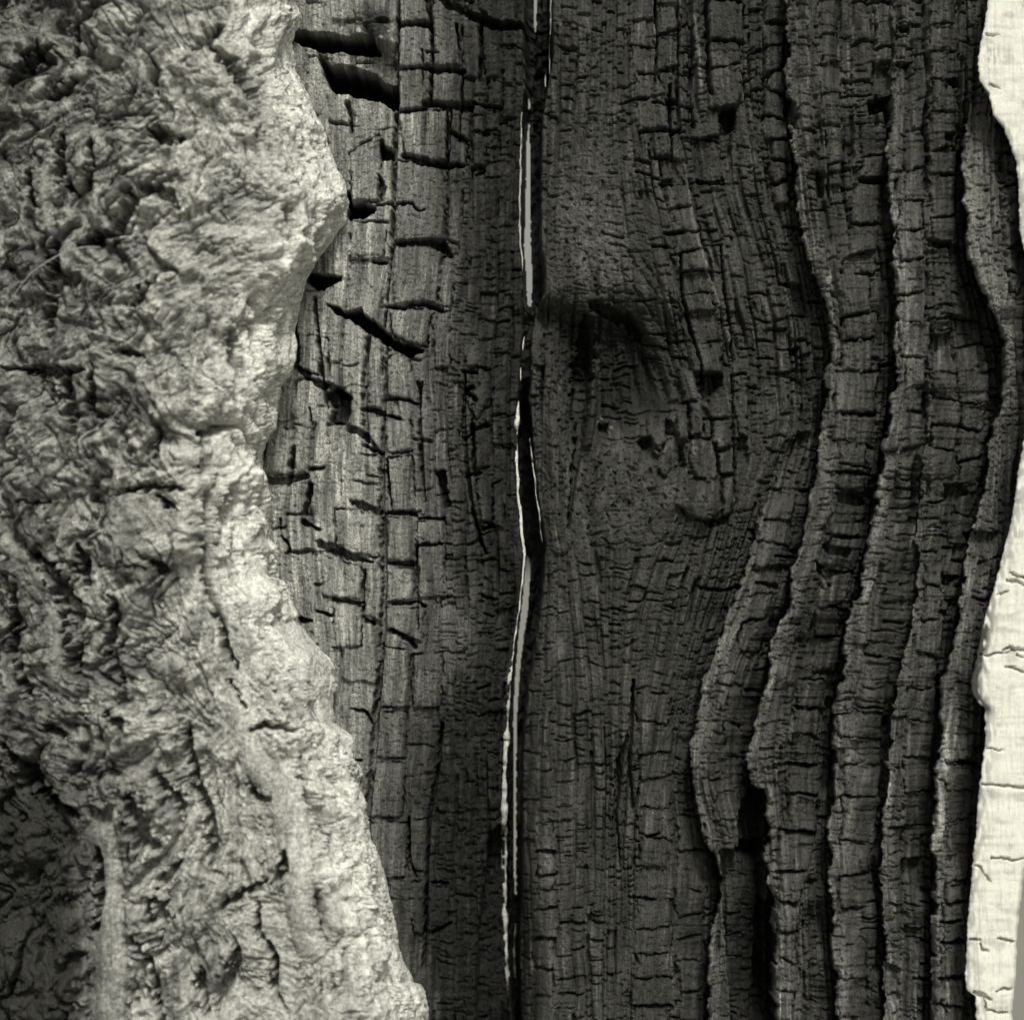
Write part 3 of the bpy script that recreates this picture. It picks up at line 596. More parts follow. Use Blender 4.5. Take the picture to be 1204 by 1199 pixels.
# --- tone: grey weathered panel, black charcoal, worn crests and streaks, with painted shade and highlights
left = sstep(570, 390, X + 12 * pn(X / 30, Y / 90, 90))
left *= 1 - (.25 + .55 * sstep(400, 480, X)) * sstep(560, 1000, Y)
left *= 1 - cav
tone = (0.050 + 0.24 * left) * (1 + .45 * sstep(.1, .6, pn(S / 6, Tt / 55, 85)) - .25 * sstep(.1, .6, pn(S / 7, Tt / 70, 84)))
tone += 0.095 * crest * (0.7 + .6 * pn(S / 4, Tt / 40, 91)); tone += .125 * rim; tone *= 1 + .24 * fib; tone *= 1 - .42 * sstep(.2, .55, pn(S / 1.9, Tt / 16, 87)) * sstep(-.4, .2, pn(S / 30, Tt / 40, 86))  # worn crests and rims lightened further, as if lit from the left
streak = sstep(.2, .75, pn(S / 3.2, Tt / 55, 92)) * sstep(-.1, .5, pn(X / 60, Y / 110, 93))
tone *= 1 + (1.1 + .9 * crest) * streak  # worn streaks pushed paler to paint highlights on the grain
tone *= 1 + .22 * fbm(X / 40, Y / 70, 94, 3) + .35 * tone_b
tone += 0.16 * np.exp(-((X - (curve([(812,-60),(817,0),(822,70),(825,105),(826,110)], ys))[:, None]) / 1.6) ** 2) * sstep(112, 95, Y)
ln2 = curve([(805,190),(815,260),(832,320),(846,355),(856,400),(866,452)], ys)[:, None]
tone += 0.12 * np.exp(-((X - ln2) / 1.8) ** 2) * sstep(195, 230, Y) * sstep(455, 430, Y)
tone += 0.10 * gauss(640, 1010, 11, 40, 1) + .05 * gauss(642, 1130, 12, 60, 1) + 0.10 * gauss(658, 760, 6, 10, 1) + .10 * gauss(536, 760, 26, 50, 1)
tone += 0.05 * gauss(700, 280, 40, 90, 1)
tone += 0.5 * gauss(1112, 888, 4, 22, 1) + 0.3 * gauss(1106, 960, 5, 40, 1) + .3 * gauss(1098, 985, 3, 20, 1) + .15 * gauss(852, 1035, 4, 12, 1)
tone += 0.10 * sstep(0, 6, X - R4_[:, None]) * sstep(60, 10, X - R4_[:, None]) * sstep(150, 200, Y) * sstep(480, 330, Y) if (R4_ := EDG[4]) is not None else 0
tone += .35 * np.exp(-((X - 976) / 3) ** 2 - ((Y - 328) / 6) ** 2)
tone += (gauss(821, 535, 6, 14, .16) + gauss(815, 588, 10, 12, .10) + gauss(712, 498, 8, 9, .6) + gauss(455, 45, 12, 10, .8) + gauss(425, 38, 8, 6, .9) + gauss(655, 445, 10, 30, .12) + gauss(322, 600, 10, 60, .35) + gauss(326, 500, 8, 30, .35)) * sstep(.25, .6, pn(X / 5, Y / 5, 97))  # glints on the char lumps painted as pale spots
tone *= 1 + 1.1 * sstep(.45, .8, pn(X / 2.6, Y / 4.5, 89)) * sstep(-.1, .4, pn(X / 50, Y / 70, 88))  # tiny char highlights painted as brighter flecks
tone *= 1 - .76 * recess_shade; tone *= 1 - .4 * cav  # shade of recesses and pits multiplied into the char tone
dd_ = np.where(ins > .3, .4, 1.0); tone *= dd_  # inside of the split darkened in colour to stand for its shade
tone = np.clip(tone, .012, .6)
# --- split the wall into its parts and build them
H = W.H
hb = base + saw
kx = (D - hb * .001) / D
P = np.stack([(X - 602) * .001 * kx, -H * .001, CZ - (Y - 599.5) * .001 * kx], -1)
xm = (X[:-1, :-1] + X[1:, 1:]) / 2; ym = (Y[:-1, :-1] + Y[1:, 1:]) / 2
xml = lambda a: ((a[:-1] + a[1:]) / 2)[:, None]
be = curve(BARK_E, ys)
ok = (xm > xml(be) - 62) & (xm < xml(endx) + 4) & ~(hole[:-1, :-1])
rid = np.zeros(xm.shape, np.int32)
rid[xm > xml((sl + sr) / 2)] = 1
kn = (((xm - 745) / 88) ** 2 + ((ym - 530) / 105) ** 2 + .12 * pn(xm / 25, ym / 25, 95)) < 1
rid[kn & (xm > xml(sr) + 3) & (xm < xml(EDG[0]))] = 2
for k in range(5): rid[xm > xml(EDG[k])] = 3 + k
par = {}
info = {0: ('charred_panel', 'grey weathered panel of cracked charcoal beside the pale bark'),
        1: ('charred_wall', 'black finely cracked charcoal right of the open split'),
        2: ('knot', 'dark granular knot with a burnt hollow above it'),
        3: ('char_ridge', None), 4: ('char_ridge', None), 5: ('char_ridge', None), 6: ('char_ridge', None),
        7: ('char_ridge', 'outermost charred ridge next to the bare pale wood')}
bidf = np.maximum(np.maximum(bid[:-1, :-1], bid[1:, 1:]), np.maximum(bid[1:, :-1], bid[:-1, 1:]))
cnt = np.bincount((bidf[ok & (bidf >= 0)]), minlength=len(BL))
ncw = bidf.shape[1]; okf = ok.ravel(); bf = bidf.ravel().copy(); rf = rid.ravel()
idx = np.flatnonzero(okf & (bf >= 0)); idx = idx[np.argsort(bf[idx], kind='stable')]
vals, st = np.unique(bf[idx], return_index=True); st = list(st) + [len(idx)]
PC = []
for a, b in zip(st[:-1], st[1:]): PC += pieces(idx[a:b], ncw, 45)
bf[:] = -1
for n, f in enumerate(PC): bf[f] = n
bidf = bf.reshape(bidf.shape)
for k, (nm, lb) in info.items():
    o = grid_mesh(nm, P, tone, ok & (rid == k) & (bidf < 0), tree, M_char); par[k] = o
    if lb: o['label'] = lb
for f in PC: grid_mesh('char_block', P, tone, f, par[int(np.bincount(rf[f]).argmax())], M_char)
def hat(px, py):                         # local height of the wall
    j = int(round((px - xs[0]) / STEP)); i = int(round((py - ys[0]) / STEP))
    return float(H[i, j])
# pale torn lips of the split
HS = gblur(H, 2); RMID = [((a[0] + b_) / 2, a[1]) for a, b_ in zip(SLIT_L, [curve(SLIT_R, p[1]) for p in SLIT_L])]
def splinter(pts, r0, tone_, lift=1.0, nm='wood_splinter'):
    p2 = []; n = 0; rad = []
    yv = np.arange(pts[0][1], pts[-1][1] + 1, 4.0)
    xv = blur1(np.interp(yv, [p[1] for p in pts], [p[0] for p in pts]), 6) + 1.1 * pn(yv / 22, yv * 0 + r0, 400) + .5 * pn(yv / 7, yv * 0, 401)
    for y_, x_ in zip(yv, xv):
        x_ = float(x_)
        wv = float(np.interp(y_, [p[1] for p in pts], [p[2] for p in pts])) * r0
        sx_ = x_ + (5 if x_ > np.interp(y_, [p[1] for p in RMID], [p[0] for p in RMID]) else -5)
        hh = float(HS[int((y_ - ys[0]) / STEP), int((sx_ - xs[0]) / STEP)]) + 1.0
        p2.append(at_px(x_, y_, hh)); rad.append(max(wv, .25) * .001 * (1.0 + .45 * float(pn(np.array([y_ / 15.]), np.array([r0 * 3.3]), 402)[0]) + .2 * float(pn(np.array([y_ / 5.]), np.array([.5]), 403)[0])))
    return rope(nm, p2, rad, M_dry, tone_, tree, 7, .45)
splinter([(614,132,.5),(612.5,160,1.2),(612,200,1.4),(611,250,1.2),(611,285,1.3),(614,305,.8),(616,322,.3)], 1, .38, -4)
splinter([(617,396,.4),(616,404,1.2),(614,412,.6)], 1, .6, -8)
splinter([(613,432,.3),(612,441,1.2),(611,450,.5)], 1, .6, -8)
splinter([(611,472,.4),(609,484,2.2),(606,500,2.4),(607,530,1.6),(608,560,1.6),(611,600,1.8),(615,635,1.6),(617,660,1.6),(612,700,1.0),(608,730,1.1),(603,760,1.6),(599,800,2.0)], 1, .62, -4)
splinter([(599,790,1.8),(596,850,2.9),(593.5,900,3.2),(592.5,960,3.2),(593,1010,3.0),(593.5,1060,2.9),(594,1100,2.6),(596.5,1140,2.1),(599,1180,1.7),(600,1240,1.2)], 1, .42, 42)
splinter([(623,515,.3),(625,535,.9),(628,560,1.0),(632,590,.9),(636,625,.7),(639,640,.2)], 1, .35, 0)
splinter([(606,1085,.3),(605,1100,.9),(604,1125,.8),(606,1150,.3)], 1, .4, 10)
splinter([(648,-40,.5),(648,10,.8),(646,60,.8),(646,90,.3)], 1, .28, 0)
splinter([(641,86,.2),(642,94,1.0),(642,104,.4)], 1, .4, -8)

# ================================================================== THE BARK LOBE IN FRONT
qs = 1.45
by = np.arange(-58, 1258, qs); xe = curve(BARK_E, by)
xe = xe + pn(by / 16, by * 0, 201) * 1.6 + pn(by / 6, by * 0, 202) * .8
xes = blur1(xe, 26)
nb = 74; HB = 175.0
th = np.linspace(-.12, math.pi / 2, nb)
RR = 95.0
flat = np.arange(RR + qs, 560, qs)
d_ = np.concatenate([RR * (1 - np.cos(np.maximum(th, 0))) , flat])[None, :]
hcol = np.concatenate([HB * np.sin(th), HB + 0 * flat])[None, :]
arc = np.concatenate([[0], np.cumsum(np.hypot(np.diff(d_[0]), np.diff(hcol[0])) )]); 
BX = xe[:, None] * np.exp(-d_ / 50) + xes[:, None] * (1 - np.exp(-d_ / 50)) - d_
BY = np.repeat(by[:, None], BX.shape[1], 1)
m = BX[:, :] ; keep = (d_[0] < 575)
BH = np.repeat(hcol, len(by), 0) + 0.0
AX = xes[:, None] - arc[None, :] * .8        # developed coordinate for the patterns
B = Field(BX, BY)
B.box = None
def bbox(pts, mrg, B=B):
    xs_ = [p[0] for p in pts]; ys_ = [p[1] for p in pts]
    i0 = np.searchsorted(by, min(ys_) - mrg); i1 = np.searchsorted(by, max(ys_) + mrg)
    if i1 <= i0: return None
    c = ((B.X[i0:i1] > min(xs_) - mrg) & (B.X[i0:i1] < max(xs_) + mrg)).any(0); c = np.flatnonzero(c)
    if len(c) == 0: return None
    return slice(i0, i1), slice(c[0], c[-1] + 1)
B.box = bbox
# big forms
def bg_(cx, cy, rx, ry_, h, ang=0):
    a = math.radians(ang); dx = BX - cx; dy = BY - cy
    u = (dx * math.cos(a) + dy * math.sin(a)) / rx; v = (-dx * math.sin(a) + dy * math.cos(a)) / ry_
    return h * np.exp(-(u * u + v * v))
big = -60 * sstep(170, -60, BX) - 22 * sstep(780, 1200, BY) * sstep(260, 60, BX) - 14 * sstep(140, -20, BY) * sstep(200, 40, BX)
big += bg_(200, 270, 70, 45, 16, -20) + bg_(350, 230, 50, 90, 10) + bg_(270, 330, 60, 60, 8) + bg_(180, 590, 50, 40, 12) + bg_(290, 480, 50, 60, 8)
big += bg_(50, 625, 24, 28, 18) + bg_(92, 190, 20, 30, 12) + bg_(205, 148, 30, 18, 12) + bg_(55, 480, 20, 26, 14) + bg_(45, 255, 14, 40, 10) + bg_(190, 710, 36, 40, -4)
big += bg_(20, 930, 60, 60, -26) + bg_(70, 1040, 45, 70, -26) + bg_(60, 60, 40, 40, -18) + bg_(300, 120, 24, 60, -14, -25) + bg_(170, 840, 50, 40, 8) + bg_(100, 700, 22, 70, -22)
big += bg_(140, 1130, 34, 90, 22) + bg_(380, 1000, 40, 120, 8) + bg_(230, 1100, 30, 60, -10) + bg_(95, 340, 30, 60, -12) + bg_(190, 970, 30, 60, -14)
B.H = (big + 0).astype(np.float32)
# direction field of the fibres (x, y, dx, dy)
FV = [(350,20,.1,1),(300,100,.45,1),(350,150,.35,1),(385,230,.05,1),(350,300,-.8,1),(260,290,-1,.55),(180,330,-1,.5),(230,220,-1,.6),(150,190,-1,.7),(60,120,-1,.6),(110,60,.8,1),
 (40,260,.1,1),(100,240,-.5,1),(60,400,0,1),(160,400,1,.2),(250,400,-.3,1),(320,400,.1,1),(300,500,.2,1),(200,480,.3,1),(200,600,.7,1),(100,550,.4,1),(30,480,1,-.6),(30,700,.6,1),
 (250,650,.15,1),(300,700,.5,1),(360,790,.55,1),(250,800,.3,1),(150,800,1,.1),(200,860,1,-.15),(60,850,1,.5),(60,930,1,.7),(150,1000,.1,1),(200,1010,-.8,1),(250,980,.1,1),(330,1000,.15,1),
 (420,960,.35,1),(440,1080,.3,1),(130,1120,.15,1),(60,1100,.1,1),(240,1150,.2,1),(330,1130,.9,.3),(330,1090,1,.1),(400,1150,.3,1),(480,1170,-.2,1),(20,1180,0,1),(10,20,.5,1)]
cs = 0; sn = 0; wt = 1e-6
lo = (slice(None, None, 6), slice(None, None, 6))
bx6, by6 = BX[lo], BY[lo]
cs = np.zeros(bx6.shape); sn = cs.copy()
for (fx, fy, vx, vy) in FV:
    a2 = 2 * math.atan2(vy, vx); wgt = 1 / (((bx6 - fx) ** 2 + (by6 - fy) ** 2) + 300) ** 1.6
    cs += math.cos(a2) * wgt; sn += math.sin(a2) * wgt
ang6 = np.arctan2(sn, cs)
ii = np.minimum(np.arange(BX.shape[0]) // 6, bx6.shape[0] - 1); jj = np.minimum(np.arange(BX.shape[1]) // 6, bx6.shape[1] - 1)
c2 = gblur(np.cos(ang6)[np.ix_(ii, jj)].astype(np.float32), 8); s2 = gblur(np.sin(ang6)[np.ix_(ii, jj)].astype(np.float32), 8)
ang = np.arctan2(s2, c2) / 2 + .35 * pn(BX / 40, BY / 40, 205)
DX, DY = np.cos(ang), np.sin(ang)
def along(fn, L, n):                        # average a noise along the fibre direction
    acc = fn(AXX, BYY)
    for sgn in (1, -1):
        x, y = AXX.copy(), BYY.copy(); dx, dy = DX * sgn, DY * sgn
        for k in range(n):
            x = x + dx * L / n; y = y + dy * L / n
            acc = acc + fn(x, y)
    return acc / (2 * n + 1)
AXX = AX.astype(np.float32); BYY = BY.astype(np.float32)
wx = AXX + 20 * pn(AXX / 50, BYY / 50, 209) + 12 * pn(AXX / 30, BYY / 30, 210) + 6 * pn(AXX / 13, BYY / 13, 211); wy = BYY + 20 * pn(AXX / 50, BYY / 50, 208) + 12 * pn(AXX / 30, BYY / 30, 212) + 6 * pn(AXX / 13, BYY / 13, 213)
f_fine = along(lambda x, y: pn(x / 2.6, y / 2.6, 220), 13, 5) * 2.6
f_mid = along(lambda x, y: pn(x / 6, y / 6, 221), 26, 6) * 2.6
f_big = along(lambda x, y: pn(x / 14, y / 14, 222), 46, 6) * 2.4
gnarl = np.clip(sstep(300, 150, BX + 40 * pn(BX / 60, BY / 90, 223)) + .35 * sstep(.1, .5, pn(BX / 55, BY / 55, 224)), 0, 1)   # lumpy on the left, drawn smooth towards the rim
gnarl = np.clip(gnarl - bg_(330, 1010, 34, 130, .9) - bg_(180, 600, 40, 40, .5) - bg_(125, 1110, 30, 90, .6), 0, 1)
v1, e1, c1 = voro(wx / 38, wy / 84, 230)
v2, e2, c2_ = voro(wx / 17, wy / 36, 231)
v3, e3, c3 = voro(wx / 9.5, wy / 10.5, 232)
B.H += (-12 * sstep(.16, .0, e1) * sstep(.0, .35, pn(AXX / 45, BYY / 45, 271)) + 18 * (c1 - .5) + 9 * (1 - v1 * v1)) * (0.12 + .88 * gnarl)
B.H += (-6 * sstep(.2, .0, e2) * sstep(.0, .35, pn(AXX / 35, BYY / 35, 272)) + 4 * (c2_ - .5) + 3 * (1 - v2 * v2)) * (0.04 + .42 * gnarl)
B.H += (-1.6 * sstep(.25, .0, e3) + 1.6 * (c3 - .5)) * (0.05 + .6 * gnarl)
B.H += (billow(wx / 46, wy / 130, 240) * 44 + billow(wx / 22, wy / 60, 242) * 13 + billow(wx / 14, wy / 17, 243) * 2.2) * (.28 + .72 * gnarl)
B.H -= 9 * sstep(.13, 0, np.abs(f_big)) * sstep(-.1, .3, pn(AXX / 60, BYY / 60, 244)) + 4 * sstep(.12, 0, np.abs(f_mid)) * sstep(0, .3, pn(AXX / 40, BYY / 40, 245))
B.H += 0 + fbm(AXX / 80, BYY / 80, 241, 2) * 14
rgh = fbm(wx / 11, wy / 12, 281, 3, .7)
B.H += rgh * (.7 + .4 * gnarl) - 5 * sstep(.25, .6, pn(wx / 15, wy / 19, 282)) * (.25 + .75 * gnarl)
B.H += f_fine * (1.9 - 1.0 * gnarl) + f_mid * (3.4 - 1.6 * gnarl) + f_big * (8 - 3.5 * gnarl)
ck = along(lambda x, y: pn(x / 9, y / 9, 250), 22, 5) * 2.4
B.H -= 5.5 * sstep(.05, .0, np.abs(ck - .12)) * sstep(-.1, .3, pn(AXX / 30, BYY / 50, 251))
ck2 = pn(wx / 30, wy / 26, 252)
B.H -= 6.0 * sstep(.035, .0, np.abs(ck2)) * sstep(.0, .35, pn(AXX / 40, BYY / 40, 253))
calm = np.zeros(BX.shape, np.float32)
for pts, wd, c_ in [([(283,830),(288,865),(300,895),(322,918),(338,955),(348,1005),(352,1060),(366,1112)],34,.9),([(118,985),(126,1060),(132,1140),(120,1240)],46,.8),([(240,690),(262,760),(285,830)],40,.6),([(345,740),(372,800),(378,840)],34,.6),
  ([(0,640),(30,660),(58,700),(64,760),(60,800)],24,.7),([(160,1045),(190,1018),(213,992),(230,955)],18,.8),([(310,1060),(330,1110),(330,1180)],40,.5),([(170,580),(180,620)],50,.5),([(180,250),(210,290)],50,.45),([(55,190),(50,230),(58,270)],18,.7)]:
    r = B.line([(p[0], p[1], wd) for p in pts], 1.5, m=wd)
    if r is not None: calm[r[0]] = np.maximum(calm[r[0]], c_ * sstep(.62, .35, r[1] / wd))
B.H = (big + (B.H - big) * (1 - calm)).astype(np.float32); gnarl = gnarl * (1 - calm)
for pts, h, wd in [([(283,830),(288,865),(300,895),(322,918),(338,955),(348,1005),(352,1060),(366,1112)],12,34),([(0,640),(30,660),(58,700),(64,760),(60,800)],14,24),
  ([(118,985),(126,1060),(132,1140),(120,1240)],12,44),([(160,1045),(190,1018),(213,992),(230,955)],11,18),([(172,920),(195,950),(210,965)],10,24),([(98,32),(130,58),(152,82)],9,14),
  ([(100,285),(112,262),(128,240),(150,222)],10,20),([(270,100),(275,118),(290,128),(298,140),(292,165)],9,9),([(55,190),(50,230),(58,270)],11,18),([(0,460),(30,470),(42,500),(42,525)],9,26),([(218,630),(228,700),(216,790)],8,26),([(152,640),(166,720),(152,810)],8,24),([(122,420),(130,500),(118,570)],8,26),([(250,330),(264,400),(250,480)],7,24),([(302,300),(314,380),(300,450)],7,22),([(285,560),(292,640),(312,720)],7,26),([(400,930),(418,1020),(440,1130)],6,24),([(262,880),(272,960),(268,1040)],8,22),([(20,560),(60,575),(90,560)],8,22),
  ([(25,990),(45,1025),(55,1030)],9,16),([(175,240),(200,240),(220,262)],5,30),([(205,190),(205,250),(250,235)],3,26)]:
    B.swell(pts, h * 1.5, wd)
for l in [[(75,160,5),(71,185,7),(76,210,7),(92,230,6)],[(112,170,3),(112,200,4),(106,225,4)],[(140,288,5),(148,262,7),(158,240,9),(172,228,9),(190,228,8),(205,234,7),(215,250,3)],
  [(95,290,7),(115,283,10),(138,280,8)],[(55,112,5),(72,104,10),(84,94,8)],[(178,155,5),(195,165,12),(216,167,8)],[(230,62,5),(250,45,9),(262,32,5)],[(252,62,6),(275,80,9),(290,98,11),(312,125,9)],
  [(0,431,5),(40,434,6),(75,437,7),(102,436,4)],[(80,440,10),(83,470,10),(88,512,8)],[(113,430,3),(112,460,5),(107,484,4),(128,489,5)],[(143,413,3),(157,416,5),(170,421,3)],
  [(236,512,4),(236,540,4),(243,560,5)],[(145,579,4),(165,574,5),(182,571,4),(215,575,4)],[(190,585,4),(200,592,5),(210,600,3)],[(240,580,3),(242,630,5),(243,680,5),(250,700,4),(260,730,5),(266,760,4),(280,785,2)],
  [(234,509,5),(250,506,4),(272,500,3)],[(262,568,4),(266,590,7),(262,622,4),(250,640,3)],[(88,642,8),(98,665,12),(104,690,8)],[(45,650,8),(70,690,14),(84,720,14),(88,760,12),(92,795,8)],
  [(135,700,6),(140,722,7),(132,755,6),(138,795,5)],[(182,660,5),(192,668,8),(184,682,4)],[(225,855,4),(223,880,6),(232,920,5),(246,948,6),(251,985,7),(249,1015,5)],
  [(298,857,5),(312,852,3),(322,853,5),(338,858,4)],[(156,930,8),(165,958,15),(172,985,14),(186,992,10)],[(186,905,8),(200,932,9),(213,945,9),(216,965,6)],[(293,920,3),(300,935,4),(318,940,4)],
  [(335,1000,5),(334,1022,8),(324,1034,4)],[(262,1062,7),(278,1055,5),(288,1047,4),(312,1034,3)],[(302,1060,2),(304,1095,3),(325,1125,4),(322,1165,4),(336,1181,2)],[(373,1045,2),(376,1075,3),(384,1105,3)],
  [(281,1112,8),(276,1135,10),(262,1165,7),(256,1185,4)],[(182,1055,12),(190,1072,16),(176,1082,12)],[(205,1025,8),(194,1035,9),(212,1012,6)],[(238,1140,5),(236,1160,7),(246,1190,4)],[(158,1095,3),(180,1135,4),(192,1199,4)],
  [(115,1000,8),(117,1050,8),(113,1100,8)],[(50,858,16),(72,866,10)],[(130,838,8),(145,850,10),(150,860,5)],[(300,620,2),(305,680,2)],[(270,800,2),(290,830,3)],[(353,890,2),(358,930,4),(372,960,3),(385,1000,2)],
  [(62,285,9),(62,330,11),(55,380,8)],[(30,200,5),(36,240,5)],[(15,690,9),(10,760,7),(30,820,12)],[(0,880,9),(40,930,12),(90,960,8)],[(58,590,3),(25,590,4)],[(190,500,4),(186,540,4)],[(140,780,7),(150,800,9)],
  [(88,60,6),(90,25,8)],[(10,100,6),(30,70,9),(60,50,7)],[(160,370,6),(175,345,7),(190,330,4)],[(290,355,5),(300,380,6),(295,410,3)],[(270,390,4),(275,440,6),(265,460,3)],[(330,240,3),(335,272,6)]]:
    B.cut([(a, b, c * (1.6 if 0 < i < len(l) - 1 else .6)) for i, (a, b, c) in enumerate(l)], 42, soft=3.0, wob=2.2, vary=.6)
damp = np.concatenate([sstep(-.12, .45, th) * .75 + .25, np.ones(len(flat))])[None, :]
BHd = B.H * damp
# surface = rounded base pushed out along its own normal
k_ = (D - BH * .001) / D
P0 = np.stack([(BX - 602) * .001 * k_, -BH * .001, CZ - (BY - 599.5) * .001 * k_], -1)
nx_ = np.concatenate([np.cos(th) * HB, 0 * flat]); ny_ = np.concatenate([np.sin(th) * RR, np.ones(len(flat)) * RR]); ln_ = np.hypot(nx_, ny_)
NB = np.stack([np.repeat((nx_ / ln_)[None], len(by), 0), -np.repeat((ny_ / ln_)[None], len(by), 0), np.zeros(BX.shape)], -1)
amp_edge = np.concatenate([.6 + .4 * sstep(0, .9, th), np.ones(len(flat))])[None, :]
PB = P0 + NB * (BHd * amp_edge * .001)[..., None]
tb = .25 + .15 * sstep(60, 230, BX + 30 * pn(BX / 50, BY / 50, 260)) + .32 * sstep(120, 10, d_ + 26 * pn(BX / 40, BY / 70, 268))  # side light painted in: smoother rim wood made paler, left side darker
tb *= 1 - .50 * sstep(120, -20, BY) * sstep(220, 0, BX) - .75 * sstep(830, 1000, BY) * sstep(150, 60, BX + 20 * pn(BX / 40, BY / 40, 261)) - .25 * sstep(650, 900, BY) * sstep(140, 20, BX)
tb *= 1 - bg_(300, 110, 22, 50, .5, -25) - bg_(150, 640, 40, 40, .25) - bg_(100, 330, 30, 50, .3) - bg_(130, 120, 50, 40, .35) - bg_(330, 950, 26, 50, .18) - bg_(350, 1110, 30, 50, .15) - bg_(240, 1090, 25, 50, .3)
tb *= 1 - .6 * sstep(-.1, .9, fbm(wx / 55, wy / 55, 269, 4, .6)) * (.3 + .7 * gnarl)
tb *= 1 + .34 * f_mid + .30 * f_fine + .24 * f_big + .30 * fbm(wx / 26, wy / 26, 262, 3) * (.35 + .65 * gnarl) + .25 * (c2_ - .5) * gnarl
spot = sstep(.3, .6, pn(wx / 10, wy / 12, 263)); tb *= 1 - .4 * spot * (.3 + .7 * gnarl)
tb *= 1 + .38 * rgh * (.45 + .55 * gnarl) + .34 * fbm(AXX / 4.5, BYY / 5, 283, 2, .8)
tb = np.clip(tb * 1.05, .04, .80)
# the largest plates are parts of their own
fm = np.ones((BX.shape[0] - 1, BX.shape[1] - 1), bool) & (BX[:-1, :-1] > -75)
pl = (c1 * 16777216).astype(np.int64)[:-1, :-1]
plate = fm & (gnarl[:-1, :-1] > .55) & (e1[:-1, :-1] > .05) & (c1[:-1, :-1] > .3) 
pf = np.flatnonzero(plate); pv = pl.ravel()[pf]; pf = pf[np.argsort(pv, kind='stable')]; pv = np.sort(pv)
vv, st = np.unique(pv, return_index=True); st = list(st) + [len(pf)]; BP = []
for a, b in zip(st[:-1], st[1:]): BP += pieces(pf[a:b], plate.shape[1], 120)
rest = fm.ravel().copy()
for f in BP: rest[f] = False
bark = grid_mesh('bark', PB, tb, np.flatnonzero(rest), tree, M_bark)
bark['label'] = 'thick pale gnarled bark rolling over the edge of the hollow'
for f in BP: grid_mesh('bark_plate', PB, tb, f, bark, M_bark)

# ================================================================== THE BARE PALE WOOD AT THE RIGHT
py_ = np.arange(-58, 1258, 1.6)
xl = curve(STRIP_L, py_) + pn(py_ / 7, py_ * 0, 301) * 1.3 + pn(py_ / 3, py_ * 0, 302) * .6
xr_ = np.interp(py_, [-60, 300, 900, 1030, 1100, 1150, 1185, 1260], [1262, 1262, 1262, 1207, 1199.5, 1198, 1194, 1192]) + pn(py_ / 9, py_ * 0, 303)
SH = 105.0
edge = np.array([42, 18, 5, .3, 0.5, 2.0]); edh = np.array([-190, -60, -16, -4, -1.5, -.4])
edgr = np.array([6, 3.5, 1.5, .4, 0, 0]); edhr = np.array([-1.2, -4, -9, -22, -60, -190])
nmid = 74; uu = np.linspace(0, 1, nmid)
SX = np.concatenate([xl[:, None] + edge, xl[:, None] + 3.5 + (xr_ - xl - 11)[:, None] * uu, xr_[:, None] - edgr], 1)
SY = np.repeat(py_[:, None], SX.shape[1], 1)
SHt = np.repeat(np.concatenate([edh, 0 * uu, edhr])[None], len(py_), 0) + SH
Sf = Field(SX, SY); Sf.H = np.zeros(SX.shape, np.float32)
def sbox(pts, mrg):
    xs_ = [p[0] for p in pts]; ys_ = [p[1] for p in pts]
    i0 = np.searchsorted(py_, min(ys_) - mrg); i1 = np.searchsorted(py_, max(ys_) + mrg)
    return (slice(i0, i1), slice(0, SX.shape[1])) if i1 > i0 else None
Sf.box = sbox
Sf.H += .35 * pn(SX / 60, SY / 9, 310) + .2 * pn(SX / 30, SY / 4.5, 311) + 1.5 * fbm(SX / 40, SY / 60, 312, 2) + .5 * pn(SX / 3, SY / 30, 313) + .5 * pn(SX / 5, SY / 60, 314)
for l in [[(1180,764,2),(1190,762,2.5),(1196,770,2),(1204,772,2)],[(1182,783,2),(1192,785,3),(1204,790,2)],[(1150,770,2),(1162,770,3),(1180,768,1.5),(1196,764,2),(1206,765,2)],[(1188,673,2),(1198,678,3),(1206,680,2)],[(1184,684,2),(1196,683,2.5),(1206,690,2)],
  [(1155,922,2),(1172,924,2),(1185,924,2),(1192,926,3),(1206,926,3)],[(1166,1010,3),(1180,1009,2.5),(1194,1012,2.5),(1206,1009,2)],[(1146,1016,1.5),(1154,1020,2),(1156,1028,2),(1165,1035,1.5)],
  [(1140,1104,2),(1153,1105,1.5)],[(1152,1110,2),(1156,1116,2),(1162,1118,2)],[(1176,1104,2),(1186,1106,3),(1198,1108,2)],[(1173,1166,3),(1178,1163,3),(1198,1163,3)],[(1148,1168,7),(1158,1171,6),(1166,1175,2)],[(1158,1177,2),(1160,1188,2),(1175,1190,2),(1184,1191,2)],
  [(1160,40,2),(1175,42,1)],[(1164,100,2),(1175,104,1)],[(1172,700,1),(1185,696,1.5)],[(1160,880,1),(1180,882,1)],[(1197,1084,3),(1200,1083,3)]]:
    Sf.cut(l, 11, soft=.9, wob=.9)
SHt = SHt + Sf.H * np.concatenate([0 * edh, 1 + 0 * uu, 0 * edhr])[None]
ks = (D - SH * .001) / D
PS = np.stack([(SX - 602) * .001 * ks, -SHt * .001, CZ - (SY - 599.5) * .001 * ks], -1)
ts = .70 * (1 + .05 * fbm(SX / 30, SY / 7, 320, 3) + .03 * pn(SX / 2.5, SY / 20, 321)) 
ts *= 1 - .12 * sstep(.1, .7, pn(SX / 50, SY / 6, 330)) - .13 * sstep(0, .6, pn(SX / 2.2, SY / 40, 331)) - .22 * sstep(.2, .7, fbm(SX / 30, SY / 22, 332, 3))
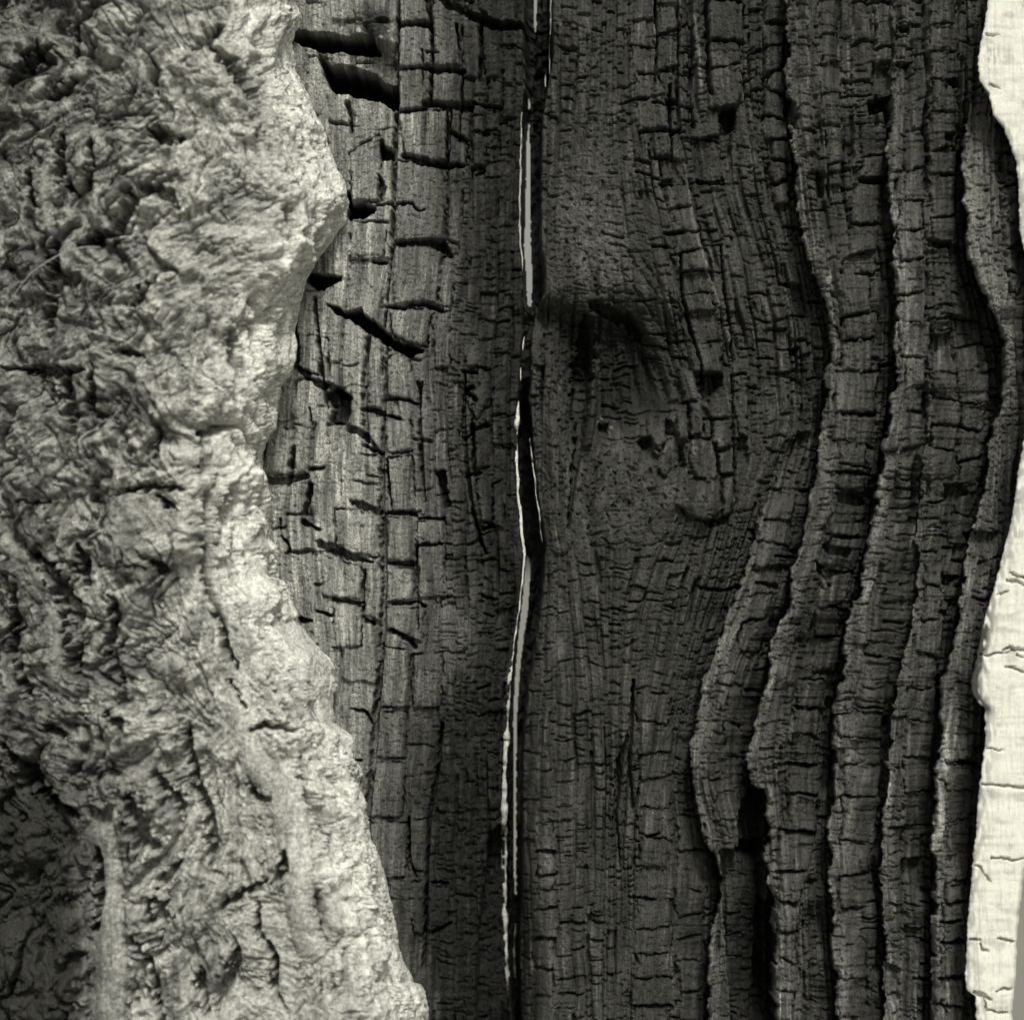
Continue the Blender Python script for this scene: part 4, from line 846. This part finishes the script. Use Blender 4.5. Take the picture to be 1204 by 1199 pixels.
ts *= 1 - .5 * np.exp(-((SX - 1166) / 9) ** 2 - ((SY - 66) / 22) ** 2) * sstep(-.1, .4, pn(SX / 4, SY / 8, 322)) - .22 * np.exp(-((SX - 1187) / 12) ** 2 - ((SY - 1106) / 6) ** 2) * sstep(-.2, .5, pn(SX / 4, SY / 4, 323))
ts *= 1 - .15 * sstep(.35, .7, pn(SX / 5, SY / 3, 324)) * sstep(0, .4, pn(SX / 60, SY / 30, 325))
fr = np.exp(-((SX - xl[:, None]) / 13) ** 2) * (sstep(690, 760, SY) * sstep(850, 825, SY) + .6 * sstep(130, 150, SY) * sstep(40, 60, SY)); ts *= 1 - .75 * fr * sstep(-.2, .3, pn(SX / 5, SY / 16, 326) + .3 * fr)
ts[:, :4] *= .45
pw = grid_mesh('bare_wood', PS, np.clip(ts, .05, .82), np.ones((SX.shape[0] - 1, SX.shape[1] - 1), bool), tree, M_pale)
pw['label'] = 'smooth bare cream wood along the right edge of the hollow'

# ================================================================== SMALL LOOSE THINGS
def stem(name, pts, r, tone_, label, cat):
    pp = []
    for t in np.linspace(0, len(pts) - 1, 22):
        i = min(int(t), len(pts) - 2); f = t - i
        p = [np.array(pts[min(max(i + k, 0), len(pts) - 1)], float) for k in (-1, 0, 1, 2)]
        c = .5 * ((2 * p[1]) + (-p[0] + p[2]) * f + (2 * p[0] - 5 * p[1] + 4 * p[2] - p[3]) * f * f + (-p[0] + 3 * p[1] - 3 * p[2] + p[3]) * f ** 3)
        pp.append(at_px(*c))
    o = rope(name, pp, [r * .001 * (1 - .6 * i / 22) for i in range(22)], M_dry, tone_, None, 6)
    o['label'] = label; o['category'] = cat
stem('dry_stem', [(118,291,186),(98,291,196),(76,297,202),(52,310,202),(34,324,198),(16,348,190),(0,372,176),(-20,400,140)], 1.0, .3, 'thin pale dry stem arching across the bark lumps', 'dry stem')
stem('dark_fibre', [(108,600,182),(107,612,196),(100,624,200),(92,631,196),(82,632,182)], .6, .03, 'fine dark curved fibre lying on the gnarled bark', 'fibre')
